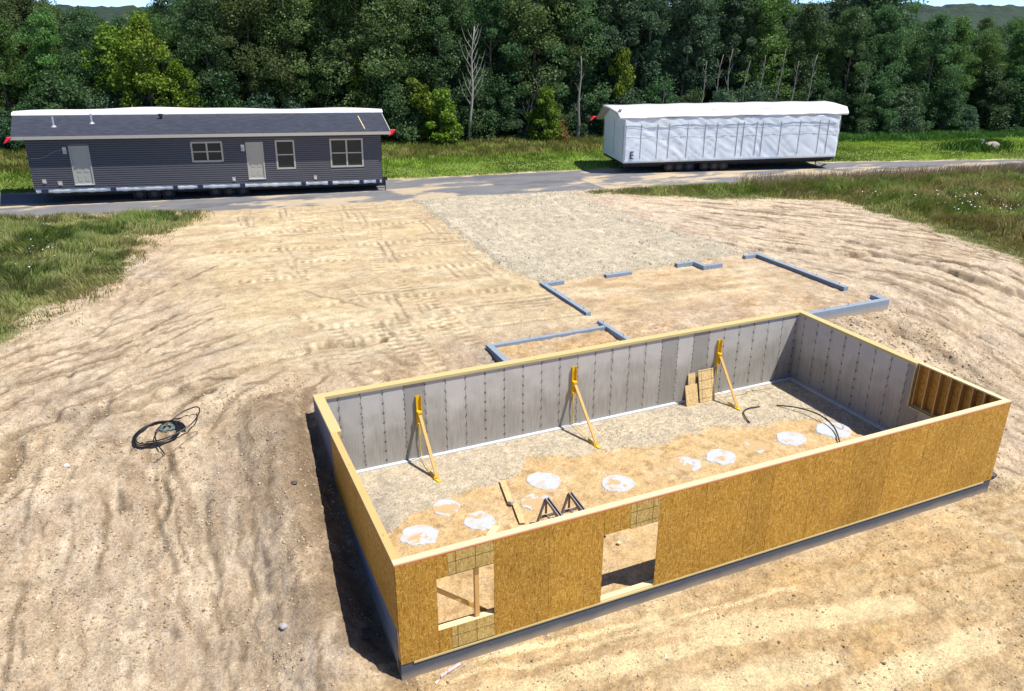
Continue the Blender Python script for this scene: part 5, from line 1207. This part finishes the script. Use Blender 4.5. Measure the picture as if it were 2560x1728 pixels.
front_kinds = {-60: ['dark', 'mid'], -3: ['oak', 'mid'], 1: ['dark'], 4: ['oak'], 19: ['dark', 'oak'], 33: ['dark', 'poplar'], 36: ['poplar'], 47: ['mid', 'poplar'], 52: ['dark', 'mid'], 60: ['dark'], 64: ['dark', 'mid'], 70: ['mid', 'dark']}
def fk(x): return front_kinds[max(k for k in front_kinds if x >= k)]
def hscale(x):
    # treetop line seen in the photo: low gaps near x=-12..-2, tall in the middle, dropping on the right
    return float(np.interp(x, [-40, -16, -11, -5, 0, 8, 45, 50, 54, 58, 62, 66, 72, 85], [1.0, .95, .76, .73, .92, 1.05, 1.06, .95, .72, .86, .90, .80, .70, .68]))
allt = []
for ri_, (off, sp, rt_) in enumerate(rows):
    x = -32.0 + ri_*1.7
    while x < 92:
        k = random.choice(fk(x)); jx = random.uniform(-.8, .8)
        s_ = hscale(x)*random.uniform(.88, 1.08)
        allt.append((k, x+jx, edge_y(x)+off+random.uniform(-.7, .9), s_, rt_)); x += sp*random.uniform(.8, 1.15)*(.72 if k == 'poplar' else 1)
from collections import Counter
cnt = Counter(f"{KN[k][1]} {rt_} {lm(x)}" for k, x, y, s_, rt_ in allt); seen = Counter()
for k, x, y, s_, rt_ in allt:
    b_ = f"{KN[k][1]} {rt_} {lm(x)}"; seen[b_] += 1
    if cnt[b_] > 1: b_ = ['leftmost', 'second', 'third', 'fourth', 'fifth', 'sixth', 'seventh', 'eighth', 'ninth', 'tenth', 'eleventh'][seen[b_]-1] + (' ' if cnt[b_] == 2 else ' ') + b_
    plant(k, x, y, s_, b_, None)
# deep rows: nothing in the photo tells these apart
for off in (9.5, 14, 19.5, 26):
    x = -50+off
    while x < 115:
        k = random.choice(['dark', 'oak', 'mid', 'dark']); plant(k, x+random.uniform(-1, 1), edge_y(x)+off+random.uniform(-1, 1), hscale(x-2)*random.uniform(.86, 1.04), 'tree deep in the wood, mostly hidden behind the front rows', 'trees deep in the wood'); x += 4.6
rr_ = random.Random(5)
for i in range(75):
    az_ = math.radians(rr_.uniform(38, 62)); dd_ = rr_.uniform(105, 250); x = -2.9+dd_*math.sin(az_); y = -11.8+dd_*math.cos(az_)
    if y < edge_y(x)+32: continue
    k = random.choice(['dark', 'mid', 'dark', 'oak']); t_ = plant(k, x, y, rr_.uniform(.62, .86), 'far tree on the wooded rise beyond the right end of the wood', 'far trees on the wooded rise'); t_.location.z += (dd_-105)*.004 - .5
# taller tops
for x, y, k, s_ in ((62.0, 47.5, 'dark', 1.18), (60.2, 50.5, 'dark', 1.16), (51.5, 51.0, 'poplar', 1.12)):
    plant(k, x, y, s_, {62.0: 'tallest dark tree of the right-hand wood, its top against the sky', 60.2: 'tall dark tree just left of the tallest one on the right', 51.5: 'thin tall poplar standing above the right end of the wrapped home'}[x])
# understory along the wood's edge
und = []
x = -30
while x < 88:
    und.append((random.choice(['bush', 'darkbush', 'darkbush']), x+random.uniform(-.5, .5), edge_y(x)-.6+random.uniform(-.5, .8), random.uniform(.65, 1.15))); x += random.uniform(1.9, 2.9)
cnt = Counter(KN[k][1]+lm(x) for k, x, *_ in und); seen = Counter()
for k, x, y, s_ in und:
    key = KN[k][1]+lm(x); seen[key] += 1
    o_ = '' if cnt[key] == 1 else ['leftmost ', 'second ', 'third ', 'fourth ', 'fifth ', 'sixth ', 'seventh ', 'eighth ', 'ninth ', 'tenth ', 'eleventh '][min(10, seen[key]-1)]
    plant(k, x, y, s_, f"{o_}{KN[k][1]} at the foot of the wood {lm(x)}")
# sunlit yellow-green shrubs
for x, off, s_, lab, sz in ((18.4, -2.6, 1.0, 'yellow-green shrub standing right against the right eave of the grey home', 1.1), (17.0, -1.0, 1.15, 'larger yellow-green shrub behind the right eave of the grey home', 1.1),
        (19.2, -2.9, .62, 'low yellow-green shrub in the long grass right of the grey home', 1.1), (27.0, -2.4, 1.0, 'brightest yellow-green shrub between the two homes', 1.0), (13.4, .2, 1.45, 'yellow-green sapling above the grey home roof near its right end', .8),
        (34.6, .3, 1.65, 'yellow-green sapling peeping over the wrapped home by its left end', .62)):
    plant('yellow', x, edge_y(x)+off, s_, lab, None, sz)
plant('rust', 28.6, edge_y(28.6)-2.6, 1.0, 'small rust-brown withered shrub beside the brightest yellow-green shrub')
for x, off, s_, lab in ((-2.6, -.8, .98, 'tall yellow-green tree above the middle of the grey home roof'), (-4.8, .6, .90, 'paler yellow-green tree left of the tallest yellow one'), (-.4, -1.6, .66, 'drooping yellow-green tree just above the black roof vent')):
    plant('yelltree', x, edge_y(x)+off, s_, lab)
# the dead birches
def bare(x, y, hgt, seed, label, lean=0, spread=1.3, r0=.13, nb=16):
    rnd = random.Random(seed); mb = MB(); pts = [(lean*(i/8)**1.2+.08*math.sin(i*1.3+seed), .05*math.cos(i), hgt*i/8-.2) for i in range(9)]
    mb.tube(pts, [r0*(1-.85*i/8)+.012 for i in range(9)], 7)
    bb = MB()
    for k in range(nb):
        t = .35+.62*k/nb; i = int(t*8); a = Vector(pts[i]).lerp(Vector(pts[min(i+1, 8)]), t*8-i); an = rnd.uniform(-.6, .6)+(0 if k % 2 else PI); ln = spread*(1.15-t*.6)*rnd.uniform(.5, 1.2)
        e1 = a+Vector((math.cos(an)*ln*.6, math.sin(an)*ln*.4, ln*.9)); e2 = e1+Vector((math.cos(an)*ln*.35, 0, ln*1.0))
        bb.tube([a, e1, e2], [r0*.32*(1-t*.5), .022, .008], 5, cap=False)
        for q in range(2): bb.tube([a.lerp(e1, .6), a.lerp(e1, .6)+Vector((rnd.uniform(-.4, .4), 0, rnd.uniform(.3, .8)))], [.018, .005], 4, cap=False)
    r = empty('dead_tree', (x, y, float(base(np.array(float(x)), np.array(float(y)))))); tag(r, label, 'dead tree')
    bm_ = M['birch_white'] if 'birch' in label and x < 23 else M['birch']; mb.build('trunk', bm_, r, smooth=True); bb.build('branches', bm_, r); return r
bare(21.0, edge_y(21)-2.0, 9.2, 3, 'bare white dead birch standing at the edge of the wood right of the grey home', .5, 1.35)
bare(26.0, edge_y(26)-.8, 5.6, 5, 'leaning grey dead sapling between the birch and the brightest yellow shrub', 1.6, .8, .08, 8)
bare(30.2, edge_y(30)-1.6, 7.0, 6, 'brown bare trunk midway between the homes', .2, .5, .17, 5)
bare(37.2, edge_y(37)-1.2, 5.0, 7, 'short broken dead stick tree over the letter E end of the wrapped home', .8, .5, .05, 5)
for i, x in enumerate((41.0, 42.0, 43.3, 44.6, 46.2, 47.6, 49.0, 50.4)):
    bare(x, edge_y(x)-.9, 6.6+.5*(i % 3), 20+i, ['first', 'second', 'third', 'fourth', 'fifth', 'sixth', 'seventh', 'eighth'][i]+' pale bare trunk from the left above the wrapped home roof', (.5, .9, .2, .6, .3, .8, .7, .9)[i], .5, .07, 5)
bare(56.2, edge_y(56)-.6, 6.0, 33, 'pair of pale dead forks right of the wrapped home', .2, .7, .06, 6)

# ------------------------------------------------------------------ grass, weeds, clods
def blades(name, X_, Y_, hgt, wid, colr, lean=.45, mat=None, curl=True, zoff=-.02, seed=0):
    r = np.random.RandomState(seed+900); n_ = len(X_); z = gz(X_, Y_)+zoff
    a = r.rand(n_)*2*PI; l_ = lean*hgt*(.3+r.rand(n_)); la = r.rand(n_)*2*PI
    # neighbours lean together
    la = la*.35 + 6.28*fbm(X_, Y_, .6, 2, seed+5)*1.4
    dx, dy = np.cos(a)*wid/2, np.sin(a)*wid/2; lx, ly = np.cos(la)*l_, np.sin(la)*l_
    P = np.stack([X_, Y_, z], 1)
    w3 = np.stack([dx, dy, dx*0], 1); m3 = np.stack([lx*.35, ly*.35, hgt*.62], 1); t3 = np.stack([lx, ly, hgt*(1-.25*lean)], 1)
    V_ = np.stack([P-w3, P+w3, P+m3+w3*.75, P+m3-w3*.75, P+t3], 1).reshape(-1, 3)
    i5 = np.arange(n_)*5
    F3 = np.stack([np.stack([i5, i5+1, i5+2], 1), np.stack([i5, i5+2, i5+3], 1), np.stack([i5+3, i5+2, i5+4], 1)], 1).reshape(-1, 3)
    c = np.repeat(colr, 5, axis=0)
    me = np_mesh(name, V_, F3, mat or M['blades'], c); return link(bpy.data.objects.new(name, me))
def sample(n_, x0, x1, y0, y1, fn, seed):
    r = np.random.RandomState(seed); x = x0+(x1-x0)*r.rand(n_); y = y0+(y1-y0)*r.rand(n_); k = fn(x, y); return x[k], y[k]
def gcolour(x, y, n_, base_c, alt, seed, amt=.5, jit=.35):
    r = np.random.RandomState(seed); t = sm(.38, .64, fbm(x, y, .45, 4, seed))[:, None]*amt + (r.rand(n_, 1) < .12)*.6
    return (np.array(base_c)*(1-t.clip(0, 1)) + np.array(alt)*t.clip(0, 1))*(1-jit/2+jit*r.rand(n_, 1))
eg = lambda x, y: (fbm(x, y, .9, 4, 5)-.5)*1.7
GREEN = (.175, .255, .055); STRAW = (.50, .45, .20); DGREEN = (.07, .15, .025); BROWN = (.31, .25, .09)
# left verge: tall lush tufts
x, y = sample(150000, -13, -.5, 13, 35, lambda x, y: (np.random.RandomState(3).rand(len(x)) < sm(-1.6, .7, sdist(x, y, GL)+eg(x, y)*1.3)**1.6) & (fbm(x, y, 1.6, 2, 17) > .30), 1)
r_ = np.random.RandomState(5); tl = fbm(x, y, .5, 3, 23)
h_ = (.14+.42*sm(.3, .65, tl))*(.5+.8*r_.rand(len(x)))*np.clip(.35+(sdist(x, y, GL)+.8)*.35, .3, 1.15)
colr = gcolour(x, y, len(x), GREEN, STRAW, 2, .45); fr2 = (sdist(x, y, GL)+eg(x, y)*1.3 < .9)[:, None]*(r_.rand(len(x), 1) < .5); colr = np.where(fr2, np.array(STRAW)*(.6+.5*r_.rand(len(x), 1)), colr)
o = blades('tall_grass', x, y, h_, .018+.018*r_.rand(len(x)), colr, .5, seed=1); tag(o, 'tall green grass on the verge left of the site', 'grass', kind='stuff')
x, y = sample(60000, -30, -13, 12, 39, lambda x, y: (sdist(x, y, GL) > .2) & (y < rf(x)-.3), 91); r_ = np.random.RandomState(15)
o = blades('tall_grass', x, y, .2+.35*r_.rand(len(x)), .03+.02*r_.rand(len(x)), gcolour(x, y, len(x), GREEN, STRAW, 2, .45), .5, seed=11); tag(o, 'tall green grass on the verge beyond the left edge of the site', 'grass', kind='stuff')
# right verge
fn = lambda x, y: (np.random.RandomState(3).rand(len(x)) < sm(-.8, .5, sdist(x, y, GR)+eg(x, y)*.9)**1.6)
x, y = sample(300000, 19, 62, 6, 30, lambda x, y: fn(x, y) & (x < 62) & (y > rf(x)*0+6), 2)
r_ = np.random.RandomState(6); dd = sdist(x, y, GR)
h_ = (.22+.42*sm(.3, .6, fbm(x, y, .35, 3, 29)))*(.5+.8*r_.rand(len(x)))*np.clip(.30+dd*.35, .25, 1.2)
colr = gcolour(x, y, len(x), (.23, .30, .065), BROWN, 3, .85); fr2 = (np.abs(dd) < .9)[:, None]*(r_.rand(len(x), 1) < .4); colr = np.where(fr2, np.array(STRAW)*(.7+.5*r_.rand(len(x), 1)), colr)
o = blades('meadow_grass', x, y, h_, .022+.022*r_.rand(len(x)), colr, .6, seed=2); tag(o, 'olive and brown meadow grass on the verge right of the driveway', 'grass', kind='stuff')
# feathery seed heads along the road
x, y = sample(60000, 30, 62, 14, 29, lambda x, y: (sdist(x, y, GR) > .1) & (rf(x)-y < 3.4), 3)
o = blades('seed_heads', x, y, .62+.35*RS.rand(len(x)), .014+.01*RS.rand(len(x)), np.array((.34, .26, .15))*(.7+.5*RS.rand(len(x), 1)), .35, seed=3); tag(o, 'feathery buff seed heads rising in front of the right part of the road', 'grass', kind='stuff')
# field beyond the road
def far(x, y): return (y > rb(x)+.25+eg(x, y)*.2) & (y < np.interp(x, [-60, -13.6, 17.3, 26.6, 37.8, 54, 66, 100], [70, 59.6, 53.2, 51.6, 48.8, 44.6, 42.0, 33.5])+3)
x, y = sample(420000, -20, 80, 22, 64, far, 4); r_ = np.random.RandomState(7)
dist = y-rb(x); right = sm(44, 50, x); tall = sm(3.5, 9, dist)*(1-right) + right*sm(9.5, 11, dist)
h_ = (.07+.10*fbm(x, y, .5, 2, 33)+.38*tall)*(.5+.8*r_.rand(len(x)))
base_c = np.where(right[:, None] > .5, np.array((.31, .44, .055)), np.array((.25, .37, .055)))
tone_ = sm(.35, .65, fbm(x, y, .25, 3, 37))[:, None]; colr = base_c*(.75+.5*tone_)*(.75+.45*r_.rand(len(x), 1))
bt = (sm(7, 12, dist)*(1-right))[:, None]*(r_.rand(len(x), 1) < .55); colr = np.where(bt, np.array((.31, .245, .10))*(.7+.6*r_.rand(len(x), 1)), colr)
dk = (right*sm(9.5, 11, dist))[:, None] > .4; colr = np.where(dk, np.array((.10, .23, .045))*(.7+.5*r_.rand(len(x), 1)), colr)
o = blades('field_grass', x, y, h_, .045+.03*r_.rand(len(x)), colr, .45, seed=4); tag(o, 'field of bright grass between the road and the wood', 'grass', kind='stuff')
# weeds on the mound
r_ = np.random.RandomState(12); n_ = 5000; x = 58.6+r_.randn(n_)*1.25; y = 33.2+r_.randn(n_)*.7
k = ((x-59.1)**2/.5+(y-32.2)**2/.25 > 1)
x, y = x[k], y[k]; o = blades('mound_weeds', x, y, .25+.55*r_.rand(len(x)), .05+.04*r_.rand(len(x)), np.array(DGREEN)*(.7+.9*r_.rand(len(x), 1)), .6, seed=6); tag(o, 'dark weeds growing round the boulder on the far lawn', 'weeds', kind='stuff')
# wild flowers
def flowers(name, label, cs, seed, size=.05):
    r = np.random.RandomState(seed); P = []
    for cx, cy, n_, s_ in cs: P.append(np.stack([cx+r.randn(n_)*s_, cy+r.randn(n_)*s_*.8], 1))
    P = np.concatenate(P); z = gz(P[:, 0], P[:, 1])+.45+.30*r.rand(len(P)); C0 = np.stack([P[:, 0], P[:, 1], z], 1); V_ = []; F_ = []
    n_ = len(P); ang = r.rand(n_)*2*PI; s2 = size*(.5+.9*r.rand(n_)); tl_ = r.randn(n_, 2)*.4
    for k in range(6):
        t = ang+k*PI/3; V_.append(C0+np.stack([np.cos(t)*s2, np.sin(t)*s2, s2*(np.cos(t)*tl_[:, 0]+np.sin(t)*tl_[:, 1])], 1))
    V_ = np.stack(V_, 1).reshape(-1, 3); F_ = np.arange(n_*6).reshape(-1, 6)
    # stems
    o = link(bpy.data.objects.new(name, np_mesh(name, V_, F_, M['white_scrap']))); tag(o, label, 'flowers', kind='stuff'); return o
flowers('wild_flowers', 'white wild flowers in the meadow right of the driveway', [(36, 17.5, 30, 1.1), (38.5, 18.5, 45, 1.3), (40, 16, 35, 1.2), (36.5, 15, 22, .8), (33.5, 20.5, 12, .5), (43, 17.5, 22, 1.2), (39, 13.5, 26, 1.0), (41.5, 12.2, 26, .7), (36, 12.8, 8, .6), (44, 14.5, 20, 1.2)], 3, .032)
flowers('wild_flowers', 'white wild flowers in the tall grass left of the site', [(-7.6, 25.0, 12, .5), (-7.2, 23.5, 9, .5), (-8.3, 22.4, 8, .45), (-6.0, 24.5, 6, .4), (-8.2, 26.4, 6, .4)], 4, .024)

def clods(name, label, X_, Y_, S_, colr, seed, zf=gz, mat=None, flat_=.6):
    r = np.random.RandomState(seed)
    t = (1+5**.5)/2; ico = np.array([(-1,t,0),(1,t,0),(-1,-t,0),(1,-t,0),(0,-1,t),(0,1,t),(0,-1,-t),(0,1,-t),(t,0,-1),(t,0,1),(-t,0,-1),(-t,0,1)])/1.9
    tri = np.array([(0,11,5),(0,5,1),(0,1,7),(0,7,10),(0,10,11),(1,5,9),(5,11,4),(11,10,2),(10,7,6),(7,1,8),(3,9,4),(3,4,2),(3,2,6),(3,6,8),(3,8,9),(4,9,5),(2,4,11),(6,2,10),(8,6,7),(9,8,1)])
    n_ = len(X_); jit = .65+.7*r.rand(n_, 12, 1); asp = np.stack([.7+.7*r.rand(n_), .6+.5*r.rand(n_), flat_*(.6+.6*r.rand(n_))], 1)[:, None, :]
    a = r.rand(n_)*2*PI; p = ico[None]*jit*asp*S_[:, None, None]; ca, sa = np.cos(a)[:, None], np.sin(a)[:, None]
    p = np.stack([p[..., 0]*ca-p[..., 1]*sa, p[..., 0]*sa+p[..., 1]*ca, p[..., 2]], -1)
    V_ = (p+np.stack([X_, Y_, zf(X_, Y_)+S_*.12], 1)[:, None]).reshape(-1, 3); F_ = (tri[None]+(np.arange(n_)*12)[:, None, None]).reshape(-1, 3)
    o = link(bpy.data.objects.new(name, np_mesh(name, V_, F_, mat or M['clod'], np.repeat(colr, 12, axis=0)))); tag(o, label, 'rubble', kind='stuff'); return o
r_ = np.random.RandomState(77)
def scat(n_, x0, x1, y0, y1, fn, seed): return sample(n_, x0, x1, y0, y1, fn, seed)
out = lambda x, y: ~((x > -.03) & (x < L+.03) & (y > -.03) & (y < W+.03))
x, y = scat(26000, -8, .0, -1, 11, lambda x, y: out(x, y) & (fbm(x, y, .8, 3, 45) > .42+.12*sm(9, 11, y)), 51)
x2, y2 = scat(9000, L, 24, -5, 8, lambda x, y: out(x, y) & (fbm(x, y, .7, 3, 46) > .42), 52)
x3, y3 = scat(9000, 0, 18, -6, 0, lambda x, y: out(x, y) & (fbm(x, y, .7, 3, 47) > .5), 53)
x4, y4 = scat(2600, -8, 10, 9, 30, lambda x, y: fbm(x, y, .6, 3, 48) > .5, 54)
x5, y5 = scat(5000, 20, 31, 4, 22, lambda x, y: (sdist(x, y, GR) < -.4) & (fbm(x, y, .6, 3, 49) > .5), 55)
x6, y6 = scat(1500, L, 21.5, 3.5, 7.6, lambda x, y: out(x, y), 56)
x = np.concatenate([x, x2, x3, x4, x5, x6]); y = np.concatenate([y, y2, y3, y4, y5, y6]); n_ = len(x)
S_ = .007+.030*r_.rand(n_)**4; S_[-len(x6):] *= 1.9
pal = np.array([(.46, .34, .20), (.38, .28, .17), (.26, .19, .12), (.58, .48, .34), (.40, .34, .28)]); ci = r_.choice(5, n_, p=[.38, .26, .13, .13, .10])
clods('soil_clods', 'crumbled soil clods scattered over the bare ground', x, y, S_, pal[ci]*(.8+.35*r_.rand(n_, 1)), 8)
# loose crushed stone on the driveway and along its edge
x, y = scat(9000, 9, 21, 14.7, 31, lambda x, y: (lambda d: (d > -.5) & ((d < .9) | (fbm(x, y, 1.0, 3, 61) > .58)))(sdist(x, y, GRAVEL)), 57); n_ = len(x)
pal = np.array([(.50, .46, .37), (.62, .58, .48), (.34, .31, .26)]); clods('crushed_stone', 'loose crushed stone along the gravel driveway edge', x, y, .016+.028*r_.rand(n_)**2, pal[r_.choice(3, n_)]*(.85+.3*r_.rand(n_, 1)), 9, flat_=.8)
# crushed stone in the basement
def fz(x, y): return np.zeros_like(x)+.005
x, y = scat(11000, .25, L-.35, 3, W-.35, lambda x, y: y > np.interp(x, *zip(*SANDLINE))+(fbm(x, y, 1.2, 4, 401)-.5)*.9-.1, 58); n_ = len(x)
pal = np.array([(.62, .54, .40), (.74, .67, .52), (.46, .41, .33), (.57, .52, .44)]); clods('crushed_stone', 'crushed stone bed along the back of the basement floor', x, y, .009+.012*r_.rand(n_)**2, pal[r_.choice(4, n_)]*.88*(.85+.3*r_.rand(n_, 1)), 10, zf=fz, flat_=.8)

# ------------------------------------------------------------------ sky, sun, camera
w = bpy.data.worlds.new('World'); S.world = w; w.use_nodes = True; nt = w.node_tree; bg = nt.nodes['Background']
sd = Vector((.92, -.75, 2.45)).normalized(); el = math.asin(sd.z); az = math.atan2(sd.x, sd.y)
sky = nt.nodes.new('ShaderNodeTexSky'); sky.sky_type = 'NISHITA'; sky.sun_disc = False; sky.sun_elevation = el; sky.sun_rotation = az
sky.air_density = .34; sky.dust_density = 0; sky.ozone_density = 5.0; sky.altitude = 200
nt.links.new(sky.outputs[0], bg.inputs[0]); bg.inputs[1].default_value = .16
sl_ = bpy.data.lights.new('sun', 'SUN'); sl_.energy = 4.3; sl_.angle = math.radians(.5); sl_.color = (1, .95, .86)
so = link(bpy.data.objects.new('sun', sl_)); so.rotation_euler = sd.to_track_quat('Z', 'Y').to_euler()
cd = bpy.data.cameras.new('camera'); cam = link(bpy.data.objects.new('camera', cd)); S.camera = cam
cd.sensor_width = 36; cd.lens = 36*1980.7/2560; cd.clip_end = 4000; cd.clip_start = .1
p, ya = math.radians(22.3786), math.radians(23.8829)
fwd = Vector((math.sin(ya)*math.cos(p), math.cos(ya)*math.cos(p), -math.sin(p))); right = Vector((math.cos(ya), -math.sin(ya), 0)); up = right.cross(fwd)
mw = Matrix((right, up, -fwd)).transposed().to_4x4(); mw.translation = Vector((-2.8555, -11.8184, 11.7951)); cam.matrix_world = mw
S.render.engine = 'CYCLES'
S.view_settings.view_transform = 'Standard'; S.view_settings.look = 'None'; S.view_settings.exposure = .56; S.view_settings.gamma = 1
S.render.resolution_x = 1024; S.render.resolution_y = 691
S.cycles.max_bounces = 6; S.cycles.diffuse_bounces = 3; S.cycles.transparent_max_bounces = 4
